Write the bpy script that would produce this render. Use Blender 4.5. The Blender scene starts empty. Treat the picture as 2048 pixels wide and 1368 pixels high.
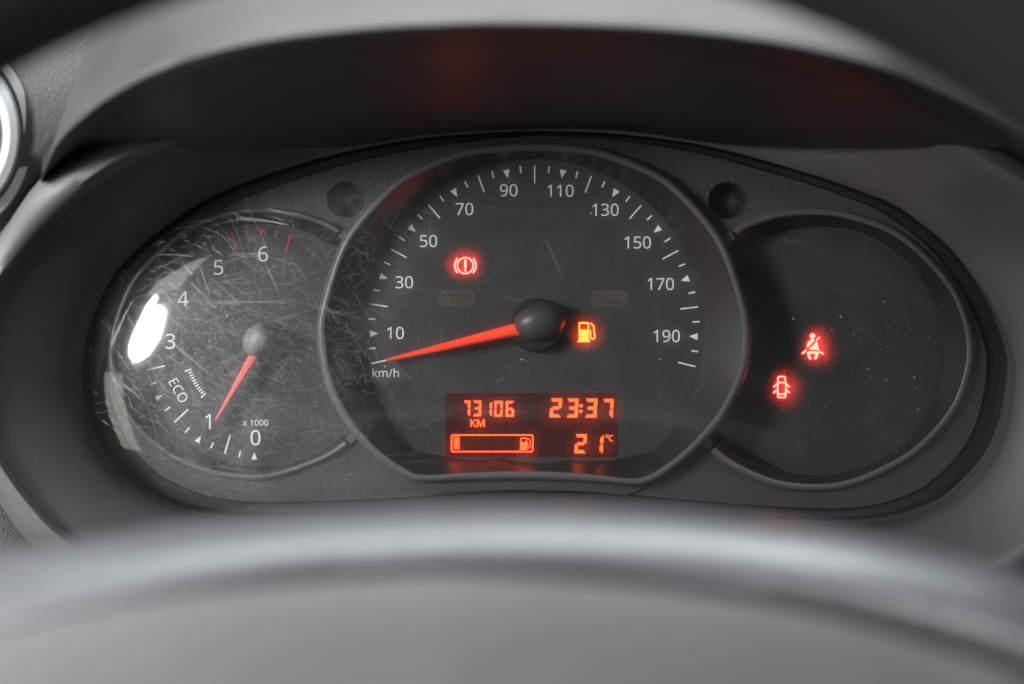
import bpy, bmesh, math, random
from mathutils import Vector, Matrix
from mathutils.geometry import tessellate_polygon
random.seed(7)
rad = math.radians
scene = bpy.context.scene
col = scene.collection

# ------------------------------------------------------------------ camera
# metres; dial faces lie in the plane y = 0 and face -y; "w" is the distance of a point in front of that plane
ELEV, DIST, ROLL = rad(5.0), 0.488, rad(0.411)
AIM = Vector((-0.006175, 0.0, -0.0031))
FWD = Vector((0, math.cos(ELEV), -math.sin(ELEV)))
UPV = Vector((0, math.sin(ELEV), math.cos(ELEV)))
RGT = Vector((1, 0, 0))
CAM = AIM - FWD * DIST
FPX = 60.0 / 36.0 * 2048.0
cam_data = bpy.data.cameras.new('camera')
cam_data.lens = 60.0
cam_data.sensor_width = 36.0
cam_data.clip_start = 0.005
cam_data.clip_end = 50.0
cam_data.dof.use_dof = True
cam_data.dof.focus_distance = DIST - 0.006
cam_data.dof.aperture_fstop = 5.6
cam_data.dof.aperture_blades = 9
cam = bpy.data.objects.new('camera', cam_data)
col.objects.link(cam)
cr_, sr_ = math.cos(ROLL), math.sin(ROLL)
rx = RGT * cr_ + UPV * sr_
ry = UPV * cr_ - RGT * sr_
cam.matrix_world = Matrix(((rx.x, ry.x, -FWD.x, CAM.x), (rx.y, ry.y, -FWD.y, CAM.y), (rx.z, ry.z, -FWD.z, CAM.z), (0, 0, 0, 1)))
scene.camera = cam

# ------------------------------------------------------------------ world, lamps, exposure
world = bpy.data.worlds.new('World')
scene.world = world
world.use_nodes = True
bg = world.node_tree.nodes['Background']
bg.inputs[0].default_value = (0.92, 0.96, 1.0, 1)
bg.inputs[1].default_value = 0.105
def area_lamp(name, loc, aim, sx, sy, power, color, shape='RECTANGLE'):
    d = bpy.data.lights.new(name, 'AREA')
    d.shape = shape; d.size = sx; d.size_y = sy
    d.energy = power; d.color = color
    o = bpy.data.objects.new(name, d)
    o.location = loc
    o.rotation_euler = (Vector(aim) - Vector(loc)).to_track_quat('-Z', 'Y').to_euler()
    col.objects.link(o)
    return o
def seen_from_cover(az, el, dist=0.7):
    """a place in the cabin at compass angle az (from straight back, + right) and elevation el as seen from the left of the cover"""
    a, e = rad(az), rad(el)
    return Vector((-0.10, -0.036, 0.002)) + dist * Vector((math.sin(a) * math.cos(e), -math.cos(a) * math.cos(e), math.sin(e)))
COVER = (-0.10, -0.036, 0.002)
area_lamp('side_window_light', seen_from_cover(-43, 11, 0.76), COVER, 0.197, 0.156, 6.8, (1.0, 0.99, 0.99), 'ELLIPSE')
area_lamp('side_window_light', seen_from_cover(-46.5, 15.5, 0.77), COVER, 0.081, 0.148, 2.3, (1.0, 0.99, 0.99), 'ELLIPSE')
area_lamp('door_frame_light', seen_from_cover(-44, 27, 0.77), COVER, 0.19, 0.15, 0.6, (1.0, 0.93, 0.84))
area_lamp('door_panel_light', seen_from_cover(-66, -11, 0.77), COVER, 0.44, 0.36, 2.5, (1.0, 0.93, 0.84))
area_lamp('upper_window_light', seen_from_cover(-44, 37, 0.77), COVER, 0.06, 0.09, 1.0, (1.0, 0.99, 0.98), 'ELLIPSE')
area_lamp('front_window_light', (-0.85, -0.20, 0.32), (-0.15, -0.04, 0.02), 0.45, 0.35, 5.8, (0.98, 0.99, 1.0))
area_lamp('windscreen_light', (-0.05, 0.02, 0.72), (0.0, -0.16, 0.0), 1.15, 0.5, 16.5, (0.93, 0.97, 1.0))
area_lamp('rear_right_light', (0.50, -0.75, 0.66), (-0.05, -0.03, -0.03), 0.5, 0.4, 4.0, (0.96, 0.97, 1.0))
scene.view_settings.view_transform = 'Standard'
scene.view_settings.look = 'None'
scene.view_settings.exposure = 0.0
scene.view_settings.gamma = 1.0
scene.view_settings.use_curve_mapping = False
scene.cycles.use_denoising = True
scene.cycles.max_bounces = 12
scene.cycles.transparent_max_bounces = 16
scene.cycles.sample_clamp_indirect = 6.0
scene.cycles.caustics_reflective = True

# ------------------------------------------------------------------ helpers
def U(px, py, w=0.0):
    """a point of the photograph (2048 wide) carried to the plane w metres in front of the dial faces"""
    dx, dy = px - 1024.0, py - 684.0
    X = cr_ * dx + sr_ * dy
    Y = -sr_ * dx + cr_ * dy
    d = FWD + RGT * (X / FPX) - UPV * (Y / FPX)
    t = (-w - CAM.y) / d.y
    return CAM + d * t

def spline(pts, n, closed=False):
    """Catmull-Rom through pts (tuples of any length), resampled to n points evenly along its length"""
    P = [tuple(map(float, p)) for p in pts]
    m = len(P)
    dense = []
    segs = m if closed else m - 1
    for i in range(segs):
        if closed:
            p0, p1, p2, p3 = P[(i - 1) % m], P[i], P[(i + 1) % m], P[(i + 2) % m]
        else:
            p0, p1, p2, p3 = P[max(i - 1, 0)], P[i], P[i + 1], P[min(i + 2, m - 1)]
        for k in range(12):
            t = k / 12.0
            dense.append(tuple(0.5 * (2 * b + (c - a) * t + (2 * a - 5 * b + 4 * c - d) * t * t + (3 * b - a - 3 * c + d) * t ** 3) for a, b, c, d in zip(p0, p1, p2, p3)))
    dense.append(P[0] if closed else P[-1])
    L = [0.0]
    for a, b in zip(dense, dense[1:]):
        L.append(L[-1] + math.hypot(b[0] - a[0], b[1] - a[1]))
    out = []
    j = 0
    cnt = n if closed else n - 1
    for i in range(n):
        s = L[-1] * i / cnt
        while j < len(L) - 2 and L[j + 1] < s:
            j += 1
        h = (s - L[j]) / max(L[j + 1] - L[j], 1e-9)
        out.append(tuple(a + (b - a) * h for a, b in zip(dense[j], dense[j + 1])))
    return out

def polar(pts, c, n, smooth=True):
    """radius of a closed outline at n angles round c"""
    D = spline(pts, 720, True) if smooth else pts
    A = sorted((math.atan2(p[1] - c[1], p[0] - c[0]), math.hypot(p[0] - c[0], p[1] - c[1])) for p in D)
    A = [(A[-1][0] - 2 * math.pi, A[-1][1])] + A + [(A[0][0] + 2 * math.pi, A[0][1])]
    out = []
    j = 0
    for i in range(n):
        a = -math.pi + 2 * math.pi * i / n
        while j < len(A) - 2 and A[j + 1][0] < a:
            j += 1
        h = (a - A[j][0]) / max(A[j + 1][0] - A[j][0], 1e-9)
        out.append(A[j][1] + (A[j + 1][1] - A[j][1]) * min(max(h, 0), 1))
    return out

def ring_px(r, c, n=None):
    n = len(r)
    return [(c[0] + r[i] * math.cos(-math.pi + 2 * math.pi * i / n), c[1] + r[i] * math.sin(-math.pi + 2 * math.pi * i / n)) for i in range(n)]

def make(name, verts, faces, mat, parent=None, smooth=True, sharp=None):
    me = bpy.data.meshes.new(name)
    me.from_pydata([tuple(v) for v in verts], [], faces)
    bm = bmesh.new(); bm.from_mesh(me)
    bmesh.ops.remove_doubles(bm, verts=bm.verts, dist=1e-7)
    bmesh.ops.recalc_face_normals(bm, faces=bm.faces)
    bm.to_mesh(me); bm.free()
    if smooth:
        me.polygons.foreach_set('use_smooth', [True] * len(me.polygons))
        if sharp:
            me.set_sharp_from_angle(angle=rad(sharp))
    if mat: me.materials.append(mat)
    o = bpy.data.objects.new(name, me)
    col.objects.link(o)
    if parent: o.parent = parent
    return o

def loft_data(rings, closed=True, cap_first=False, cap_last=False):
    n = len(rings[0])
    V = [p for r in rings for p in r]
    F = []
    for k in range(len(rings) - 1):
        for i in range(n if closed else n - 1):
            a, b = k * n + i, k * n + (i + 1) % n
            F.append((a, b, b + n, a + n))
    if cap_first: F.append(tuple(range(n)))
    if cap_last: F.append(tuple(range((len(rings) - 1) * n, len(rings) * n)))
    return V, F

def loft(name, rings, mat, parent=None, closed=True, sharp=35, **k):
    V, F = loft_data(rings, closed, **k)
    return make(name, V, F, mat, parent, True, sharp)

def plate_data(loops_list, w0, w1, V, F):
    """prisms from groups of px loops ([outer, hole, ...]) between depths w0 (back) and w1 (front)"""
    for loops in loops_list:
        L3 = [[Vector((p[0], p[1], 0)) for p in lp] for lp in loops]
        tris = tessellate_polygon(L3)
        flat = [p for lp in loops for p in lp]
        base = len(V)
        V += [U(p[0], p[1], w1) for p in flat]
        F += [tuple(base + i for i in t) for t in tris]
        if w0 is not None:
            b2 = len(V)
            V += [U(p[0], p[1], w0) for p in flat]
            off = 0
            for lp in loops:
                m = len(lp)
                for i in range(m):
                    j = (i + 1) % m
                    F.append((base + off + i, base + off + j, b2 + off + j, b2 + off + i))
                off += m

def plate(name, loops_list, w0, w1, mat, parent=None):
    V, F = [], []
    plate_data(loops_list, w0, w1, V, F)
    return make(name, V, F, mat, parent, False)

def circle(cx, cy, r, n=48, ry=None):
    ry = r if ry is None else ry
    return [(cx + r * math.cos(2 * math.pi * i / n), cy + ry * math.sin(2 * math.pi * i / n)) for i in range(n)]

def rrect(x0, y0, x1, y1, r, n=6):
    out = []
    for cx, cy, a in ((x1 - r, y1 - r, 0), (x0 + r, y1 - r, 90), (x0 + r, y0 + r, 180), (x1 - r, y0 + r, 270)):
        for k in range(n + 1):
            t = rad(a + 90.0 * k / n)
            out.append((cx + r * math.cos(t), cy + r * math.sin(t)))
    return out

def stroke(pts, width, closed=False):
    """outline of a line of given px width along pts, as one loop group"""
    n = len(pts)
    A, B = [], []
    for i in range(n):
        p0 = pts[(i - 1) % n] if closed or i > 0 else pts[i]
        p1 = pts[(i + 1) % n] if closed or i < n - 1 else pts[i]
        dx, dy = p1[0] - p0[0], p1[1] - p0[1]
        l = math.hypot(dx, dy) or 1.0
        nx, ny = -dy / l * width / 2, dx / l * width / 2
        A.append((pts[i][0] + nx, pts[i][1] + ny)); B.append((pts[i][0] - nx, pts[i][1] - ny))
    if closed:
        return [A, B]
    return [A + B[::-1]]

def empty(name, loc, label=None, cat=None, kind=None):
    o = bpy.data.objects.new(name, None)
    o.empty_display_size = 0.01
    o.location = loc
    col.objects.link(o)
    if label: o['label'] = label
    if cat: o['category'] = cat
    if kind: o['kind'] = kind
    return o

def part(name, parent):
    o = bpy.data.objects.new(name, None); col.objects.link(o); o.parent = parent; return o

# glyph outlines (thousandths of an em) and advances
GLYPH, ADV = [{"0":[[[191,-7],[153,-3],[121,10],[93,30],[72,59],[55,95],[43,137],[35,186],[33,240],[34,278],[37,313],[42,344],[49,373],[58,399],[69,422],[83,441],[99,458],[118,470],[140,480],[164,485],[191,487],[229,483],[262,471],[289,450],[312,422],[329,386],[341,344],[349,296],[351,240],[350,203],[347,169],[342,137],[335,108],[326,82],[314,59],[300,39],[284,23],[265,10],[243,1],[219,-5]],[[191,44],[216,47],[237,56],[255,71],[268,92],[278,120],[286,154],[290,194],[291,240],[290,286],[286,326],[278,360],[268,388],[255,409],[237,424],[216,433],[191,437],[166,433],[145,424],[128,409],[115,388],[105,360],[98,326],[93,286],[92,240],[93,194],[98,154],[105,120],[115,93],[128,71],[145,56],[166,47]]],"1":[[[181,0],[181,335],[181,381],[183,418],[164,400],[142,381],[91,339],[60,379],[189,480],[238,480],[238,0]]],"2":[[[32,0],[32,49],[158,176],[175,194],[191,210],[206,226],[219,240],[231,254],[241,268],[249,282],[257,296],[262,310],[266,324],[269,339],[269,355],[268,374],[263,390],[256,404],[246,415],[233,424],[219,431],[203,435],[185,436],[168,435],[152,433],[137,429],[123,424],[110,417],[96,409],[83,400],[69,390],[38,430],[52,441],[68,452],[85,461],[102,470],[121,477],[141,482],[162,485],[185,486],[217,484],[245,478],[270,467],[291,452],[308,434],[320,412],[327,387],[330,359],[329,340],[326,322],[321,305],[314,288],[306,272],[296,256],[284,240],[271,224],[257,207],[241,190],[225,173],[207,155],[107,56],[107,54],[349,54],[349,0]]],"3":[[[162,-7],[143,-6],[126,-5],[108,-4],[92,-1],[76,2],[60,7],[45,13],[30,19],[30,75],[46,68],[62,61],[78,56],[95,51],[113,48],[130,45],[146,44],[163,43],[193,45],[218,49],[239,57],[256,68],[268,82],[277,98],[282,117],[284,138],[282,159],[275,176],[264,191],[249,202],[229,211],[206,217],[180,221],[150,222],[103,222],[103,273],[150,273],[178,274],[202,279],[223,287],[240,298],[253,311],[263,326],[269,344],[271,363],[269,380],[265,394],[257,407],[247,417],[234,426],[219,432],[202,435],[183,437],[165,436],[147,434],[131,430],[117,425],[103,419],[89,412],[76,405],[62,396],[33,437],[46,446],[62,455],[78,464],[96,471],[116,478],[137,483],[159,485],[183,486],[218,484],[248,478],[274,467],[294,453],[311,435],[322,415],[329,392],[331,367],[329,344],[324,324],[316,306],[304,290],[290,277],[273,267],[253,258],[232,253],[232,250],[259,245],[282,237],[302,227],[318,214],[330,198],[339,179],[344,159],[346,136],[345,116],[341,97],[335,79],[326,62],[315,47],[302,33],[285,21],[266,11],[245,3],[220,-2],[192,-6]]],"4":[[[244,0],[244,109],[14,109],[14,159],[240,482],[301,482],[301,162],[371,162],[371,109],[301,109],[301,0]],[[72,162],[244,162],[244,313],[245,372],[247,419],[244,419],[231,392],[216,367]]],"5":[[[167,-7],[148,-6],[131,-5],[114,-3],[97,0],[81,4],[67,8],[54,13],[42,19],[42,75],[55,68],[69,62],[84,57],[101,52],[118,48],[135,46],[151,44],[167,44],[192,45],[215,50],[235,58],[253,69],[267,83],[277,101],[283,122],[285,147],[284,169],[278,189],[269,205],[257,219],[240,230],[219,238],[194,243],[165,244],[122,241],[83,234],[54,253],[72,480],[312,480],[312,426],[122,426],[111,287],[142,291],[185,294],[220,292],[251,285],[279,273],[302,257],[321,237],[335,213],[343,185],[346,153],[343,118],[334,87],[319,59],[299,36],[273,17],[242,4],[207,-4]]],"6":[[[200,-7],[178,-5],[157,-1],[137,6],[118,16],[100,29],[84,45],[71,64],[59,86],[49,111],[42,139],[38,170],[37,205],[38,231],[39,256],[42,281],[46,307],[51,331],[59,354],[68,376],[79,397],[92,417],[108,434],[125,449],[146,462],[169,473],[195,480],[224,485],[257,486],[288,485],[316,480],[316,430],[288,436],[258,438],[236,437],[215,434],[197,429],[181,422],[166,414],[153,404],[142,393],[132,380],[124,366],[117,351],[111,335],[106,318],[102,301],[100,282],[97,263],[96,244],[100,244],[109,255],[119,266],[130,275],[143,284],[158,291],[174,296],[193,299],[214,300],[243,298],[270,291],[294,279],[314,262],[331,241],[343,216],[350,187],[353,154],[350,119],[342,87],[329,60],[311,36],[289,17],[263,4],[233,-4]],[[199,43],[220,45],[238,50],[254,58],[268,70],[279,86],[288,105],[293,128],[294,154],[293,176],[288,195],[281,212],[271,227],[258,239],[242,247],[223,252],[201,254],[186,253],[172,251],[159,246],[146,241],[135,234],[126,226],[117,217],[110,208],[104,197],[100,187],[98,177],[97,166],[97,151],[100,137],[103,123],[108,108],[115,95],[122,82],[132,71],[142,61],[155,53],[168,48],[183,44]]],"7":[[[91,0],[288,426],[30,426],[30,480],[351,480],[351,434],[156,0]]],"8":[[[193,-7],[157,-5],[125,2],[98,12],[75,27],[56,46],[43,68],[36,93],[33,122],[34,138],[36,153],[41,167],[47,179],[54,191],[63,202],[72,212],[83,221],[95,229],[107,237],[119,244],[132,251],[115,261],[100,273],[86,285],[73,299],[62,314],[54,332],[50,351],[48,372],[50,390],[53,406],[59,421],[67,434],[77,446],[89,456],[103,465],[118,473],[135,479],[153,483],[171,485],[191,486],[222,484],[249,479],[273,470],[295,457],[312,440],[325,421],[333,398],[335,371],[334,357],[332,344],[328,332],[323,321],[316,311],[308,301],[299,292],[289,283],[279,275],[268,268],[256,260],[244,254],[258,247],[272,239],[285,231],[298,222],[309,213],[319,203],[328,192],[336,181],[342,168],[347,155],[350,140],[351,124],[348,96],[340,70],[327,48],[308,29],[285,13],[258,2],[228,-5]],[[194,277],[211,284],[226,293],[240,302],[253,312],[263,324],[271,337],[275,352],[277,369],[275,385],[271,399],[263,411],[253,421],[240,429],[226,434],[209,437],[191,439],[173,437],[157,434],[143,429],[130,421],[120,411],[112,399],[108,385],[106,369],[107,357],[109,347],[113,337],[118,328],[124,320],[132,312],[140,305],[150,299]],[[192,40],[215,42],[235,46],[253,53],[267,63],[278,76],[286,90],[291,106],[293,124],[291,140],[286,156],[277,169],[265,182],[250,193],[233,203],[214,213],[192,222],[181,226],[160,217],[142,206],[127,195],[114,183],[104,170],[96,155],[92,139],[91,122],[92,105],[97,90],[105,76],[116,63],[130,53],[147,46],[168,42]]],"9":[[[129,-7],[98,-5],[69,0],[69,50],[82,47],[96,44],[112,42],[128,42],[150,43],[171,46],[189,50],[205,57],[220,66],[233,75],[244,86],[254,99],[262,113],[269,128],[275,144],[280,161],[284,179],[286,197],[288,216],[289,235],[285,235],[277,224],[267,214],[256,204],[243,196],[228,189],[211,183],[192,180],[171,179],[142,182],[115,189],[92,201],[72,217],[55,238],[43,263],[36,292],[34,324],[35,349],[38,371],[44,392],[53,411],[63,428],[76,443],[90,456],[106,467],[124,475],[143,481],[164,485],[187,486],[209,485],[230,480],[250,473],[269,463],[287,450],[302,434],[316,415],[328,393],[337,368],[344,340],[348,309],[349,275],[349,249],[347,223],[344,198],[340,173],[335,149],[327,125],[318,103],[307,82],[294,63],[279,46],[261,31],[240,17],[217,7],[191,-1],[161,-5]],[[184,226],[200,226],[214,229],[227,233],[240,239],[251,246],[261,254],[269,262],[276,272],[282,282],[286,292],[289,303],[289,314],[289,328],[287,342],[283,357],[278,371],[272,384],[264,397],[254,408],[244,418],[232,426],[218,432],[203,435],[187,437],[167,435],[149,430],[133,421],[119,409],[107,393],[99,374],[94,351],[92,325],[93,303],[98,284],[105,267],[115,252],[127,241],[143,232],[162,227]]],"k":[[[57,0],[57,510],[116,510],[116,244],[115,216],[113,185],[116,185],[128,201],[144,221],[158,238],[273,360],[343,360],[197,206],[353,0],[281,0],[156,168],[116,132],[116,0]]],"m":[[[57,0],[57,360],[105,360],[113,311],[117,311],[126,324],[137,336],[149,345],[162,353],[177,359],[192,363],[207,366],[223,367],[262,363],[293,352],[317,333],[333,306],[336,306],[346,321],[358,333],[371,344],[386,352],[402,358],[418,363],[435,366],[452,367],[481,365],[505,359],[526,349],[543,335],[557,317],[566,295],[572,267],[574,234],[574,0],[515,0],[515,232],[511,269],[497,296],[474,312],[442,317],[418,315],[397,309],[380,300],[367,287],[357,270],[350,250],[346,226],[345,199],[345,0],[286,0],[286,232],[281,269],[268,296],[245,312],[212,317],[187,315],[166,309],[150,298],[137,283],[128,265],[121,242],[117,216],[116,187],[116,0]]],"h":[[[57,0],[57,510],[116,510],[116,361],[116,347],[115,335],[114,322],[113,310],[117,310],[126,323],[137,334],[150,344],[164,352],[179,358],[195,362],[212,365],[229,366],[260,364],[287,358],[309,348],[328,335],[342,317],[352,294],[359,267],[361,234],[361,0],[302,0],[302,230],[297,268],[282,295],[257,312],[222,317],[194,315],[171,309],[152,298],[139,283],[129,264],[122,242],[118,216],[116,186],[116,0]]],"x":[[[12,0],[142,184],[18,360],[85,360],[178,224],[270,360],[336,360],[212,184],[343,0],[276,0],[178,144],[79,0]]],"/":[[[7,0],[185,480],[243,480],[64,0]]],"E":[[[65,0],[65,480],[333,480],[333,426],[126,426],[126,277],[321,277],[321,224],[126,224],[126,53],[333,53],[333,0]]],"C":[[[261,-7],[226,-5],[194,1],[165,10],[139,24],[116,40],[96,60],[79,83],[65,109],[55,139],[47,170],[42,204],[41,240],[43,276],[48,309],[56,340],[67,368],[82,395],[100,418],[121,438],[146,455],[173,469],[203,478],[236,484],[271,486],[308,484],[342,479],[374,470],[404,458],[379,407],[368,412],[356,417],[343,421],[330,425],[316,429],[302,431],[286,433],[271,433],[234,430],[202,420],[173,404],[149,381],[130,353],[116,320],[108,282],[105,240],[107,197],[115,160],[128,127],[146,98],[169,76],[198,59],[231,50],[270,46],[286,47],[301,48],[315,49],[330,52],[344,55],[358,58],[371,61],[385,65],[385,13],[371,8],[358,4],[344,1],[329,-2],[314,-4],[298,-6],[280,-6]]],"O":[[[263,-7],[227,-5],[194,1],[165,11],[139,24],[116,41],[96,61],[79,84],[65,111],[55,140],[47,171],[42,205],[41,241],[42,277],[47,310],[55,341],[65,370],[79,396],[96,419],[116,439],[139,456],[165,470],[195,479],[227,485],[263,487],[298,485],[329,479],[358,470],[384,456],[407,440],[427,420],[444,397],[458,370],[469,341],[477,310],[482,277],[484,240],[482,204],[477,171],[469,139],[458,110],[444,84],[427,61],[407,41],[384,24],[358,11],[329,1],[297,-5]],[[263,46],[301,49],[333,59],[361,75],[382,98],[399,126],[410,159],[417,198],[420,240],[417,283],[410,321],[399,354],[382,382],[361,405],[334,421],[301,431],[263,434],[225,431],[193,421],[165,405],[143,382],[126,354],[114,321],[107,283],[105,240],[107,198],[114,159],[126,126],[143,98],[165,75],[192,59],[225,49]]],"K":[[[65,0],[65,480],[126,480],[126,243],[167,289],[208,334],[338,480],[408,480],[218,271],[416,0],[345,0],[175,229],[126,186],[126,0]]],"M":[[[65,0],[65,480],[154,480],[302,87],[305,87],[455,480],[544,480],[544,0],[484,0],[484,295],[486,364],[489,420],[486,420],[326,0],[277,0],[119,420],[116,420],[120,364],[121,291],[121,0]]],"S":[[[166,-7],[146,-6],[127,-5],[109,-3],[91,-1],[75,3],[60,7],[46,11],[34,16],[34,74],[47,69],[61,64],[77,59],[94,54],[112,51],[131,48],[150,46],[169,46],[194,47],[216,51],[234,57],[249,66],[261,78],[270,91],[275,106],[277,123],[276,134],[274,145],[271,154],[267,163],[261,170],[253,178],[243,185],[232,192],[219,199],[203,207],[184,214],[164,222],[135,233],[110,246],[89,261],[72,276],[58,294],[48,314],[42,338],[40,364],[42,382],[45,400],[51,415],[60,429],[70,442],[83,454],[97,463],[114,471],[132,478],[151,483],[172,485],[193,486],[213,486],[231,484],[249,482],[266,479],[282,475],[297,470],[312,465],[326,459],[307,408],[294,413],[281,418],[267,422],[253,426],[238,429],[223,431],[208,433],[192,433],[171,432],[153,428],[137,422],[124,414],[114,404],[107,392],[103,378],[101,363],[102,352],[104,341],[107,332],[111,323],[117,315],[125,308],[134,301],[144,294],[157,288],[171,281],[188,274],[206,267],[227,259],[245,251],[262,242],[278,233],[291,224],[303,214],[314,203],[322,191],[329,178],[333,163],[336,146],[337,128],[334,98],[326,72],[311,48],[291,29],[266,13],[236,2],[203,-4]]],"T":[[[156,0],[156,426],[7,426],[7,480],[366,480],[366,426],[217,426],[217,0]]],"P":[[[65,0],[65,480],[192,480],[236,477],[273,470],[304,459],[329,443],[348,422],[361,398],[369,370],[372,338],[371,319],[368,300],[362,282],[354,264],[344,248],[330,233],[314,220],[294,208],[272,199],[245,192],[215,188],[181,187],[126,187],[126,0]],[[126,238],[174,238],[206,240],[234,244],[257,251],[276,261],[291,274],[301,290],[308,311],[310,336],[308,357],[302,376],[293,392],[280,405],[263,415],[242,422],[216,426],[187,428],[126,428]]]},{"0":384,"1":384,"2":384,"3":384,"4":384,"5":384,"6":384,"7":384,"8":384,"9":384,"k":359,"m":628,"h":415,"x":355,"/":250,"E":373,"C":424,"O":525,"K":416,"M":609,"S":369,"T":373,"P":406}]
DIGIT_H = max(p[1] for s in GLYPH['7'] for p in s)
def inside(p, loop):
    c = False
    j = len(loop) - 1
    for i in range(len(loop)):
        xi, yi = loop[i]; xj, yj = loop[j]
        if (yi > p[1]) != (yj > p[1]) and p[0] < (xj - xi) * (p[1] - yi) / (yj - yi) + xi:
            c = not c
        j = i
    return c
def text_loops(s, cx, cy, height, rot=0.0, squeeze=1.0, ref=None, bold=0.0):
    """px loop groups of a string centred on (cx, cy); height is that of its digits or capitals"""
    k = height / (ref or DIGIT_H)
    x = 0.0
    groups = []
    for ch in s:
        if ch == ' ':
            x += 200; continue
        loops = [[(x + p[0], p[1]) for p in lp] for lp in GLYPH[ch]]
        outer = [lp for lp in loops if not any(o is not lp and inside(lp[0], o) for o in loops)]
        for o in outer:
            groups.append([o] + [h for h in loops if h not in outer and inside(h[0], o)])
        x += ADV[ch]
    allp = [p for g in groups for lp in g for p in lp]
    x0, x1 = min(p[0] for p in allp), max(p[0] for p in allp)
    mx, my = (x0 + x1) / 2, (ref or DIGIT_H) / 2
    ca, sa = math.cos(rot), math.sin(rot)
    def T(p):
        a, b = (p[0] - mx) * k * squeeze, -(p[1] - my) * k
        return (cx + ca * a - sa * b, cy + sa * a + ca * b)
    return [[[T(p) for p in lp] for lp in g] for g in groups]

# ------------------------------------------------------------------ materials
def nodes_of(name):
    m = bpy.data.materials.new(name)
    m.use_nodes = True
    nt = m.node_tree
    nt.nodes.clear()
    out = nt.nodes.new('ShaderNodeOutputMaterial')
    return m, nt, out

def plastic(name, color, rough=0.5, spec=0.5, bump=0.0, scale=2500.0, mottle=0.0, mscale=60.0, kind='NOISE', emit=None, estr=0.0, coat=0.0, sheen=0.0):
    m, nt, out = nodes_of(name)
    b = nt.nodes.new('ShaderNodeBsdfPrincipled')
    b.inputs['Base Color'].default_value = (*color, 1)
    b.inputs['Roughness'].default_value = rough
    b.inputs['Specular IOR Level'].default_value = spec
    b.inputs['Coat Weight'].default_value = coat
    b.inputs['Coat Roughness'].default_value = 0.15
    if emit:
        b.inputs['Emission Color'].default_value = (*emit, 1)
        b.inputs['Emission Strength'].default_value = estr
    tc = nt.nodes.new('ShaderNodeTexCoord')
    if mottle:
        n = nt.nodes.new('ShaderNodeTexNoise')
        n.inputs['Scale'].default_value = mscale
        n.inputs['Detail'].default_value = 6.0
        nt.links.new(tc.outputs['Object'], n.inputs['Vector'])
        mr = nt.nodes.new('ShaderNodeMapRange')
        mr.inputs['From Min'].default_value = 0.3; mr.inputs['From Max'].default_value = 0.7
        mr.inputs['To Min'].default_value = 1.0 - mottle; mr.inputs['To Max'].default_value = 1.0 + mottle
        nt.links.new(n.outputs['Fac'], mr.inputs['Value'])
        vm = nt.nodes.new('ShaderNodeVectorMath'); vm.operation = 'SCALE'
        vm.inputs[0].default_value = color
        nt.links.new(mr.outputs['Result'], vm.inputs['Scale'])
        nt.links.new(vm.outputs['Vector'], b.inputs['Base Color'])
        mr2 = nt.nodes.new('ShaderNodeMapRange')
        mr2.inputs['To Min'].default_value = max(rough - 0.12, 0.05); mr2.inputs['To Max'].default_value = min(rough + 0.12, 1)
        nt.links.new(n.outputs['Fac'], mr2.inputs['Value'])
        nt.links.new(mr2.outputs['Result'], b.inputs['Roughness'])
    if bump:
        if kind == 'GRAIN':
            t = nt.nodes.new('ShaderNodeTexVoronoi'); t.feature = 'DISTANCE_TO_EDGE'
            t.inputs['Scale'].default_value = scale
            wn = nt.nodes.new('ShaderNodeTexNoise'); wn.inputs['Scale'].default_value = scale * 0.6
            nt.links.new(tc.outputs['Object'], wn.inputs['Vector'])
            va = nt.nodes.new('ShaderNodeVectorMath'); va.operation = 'MULTIPLY_ADD'
            va.inputs[1].default_value = (1.0 / scale,) * 3
            nt.links.new(wn.outputs['Color'], va.inputs[0]); nt.links.new(tc.outputs['Object'], va.inputs[2])
            nt.links.new(va.outputs['Vector'], t.inputs['Vector'])
            rp = nt.nodes.new('ShaderNodeMapRange'); rp.inputs['From Max'].default_value = 0.25
            nt.links.new(t.outputs['Distance'], rp.inputs['Value'])
            h = rp.outputs['Result']
        else:
            t = nt.nodes.new('ShaderNodeTexNoise'); t.inputs['Scale'].default_value = scale; t.inputs['Detail'].default_value = 3.0
            nt.links.new(tc.outputs['Object'], t.inputs['Vector'])
            h = t.outputs['Fac']
        bp = nt.nodes.new('ShaderNodeBump')
        bp.inputs['Strength'].default_value = bump
        bp.inputs['Distance'].default_value = 1.0 / scale
        nt.links.new(h, bp.inputs['Height'])
        nt.links.new(bp.outputs['Normal'], b.inputs['Normal'])
    nt.links.new(b.outputs['BSDF'], out.inputs['Surface'])
    return m

def glow(name, color, strength):
    m, nt, out = nodes_of(name)
    e = nt.nodes.new('ShaderNodeEmission')
    e.inputs['Color'].default_value = (*color, 1); e.inputs['Strength'].default_value = strength
    nt.links.new(e.outputs['Emission'], out.inputs['Surface'])
    return m

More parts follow.
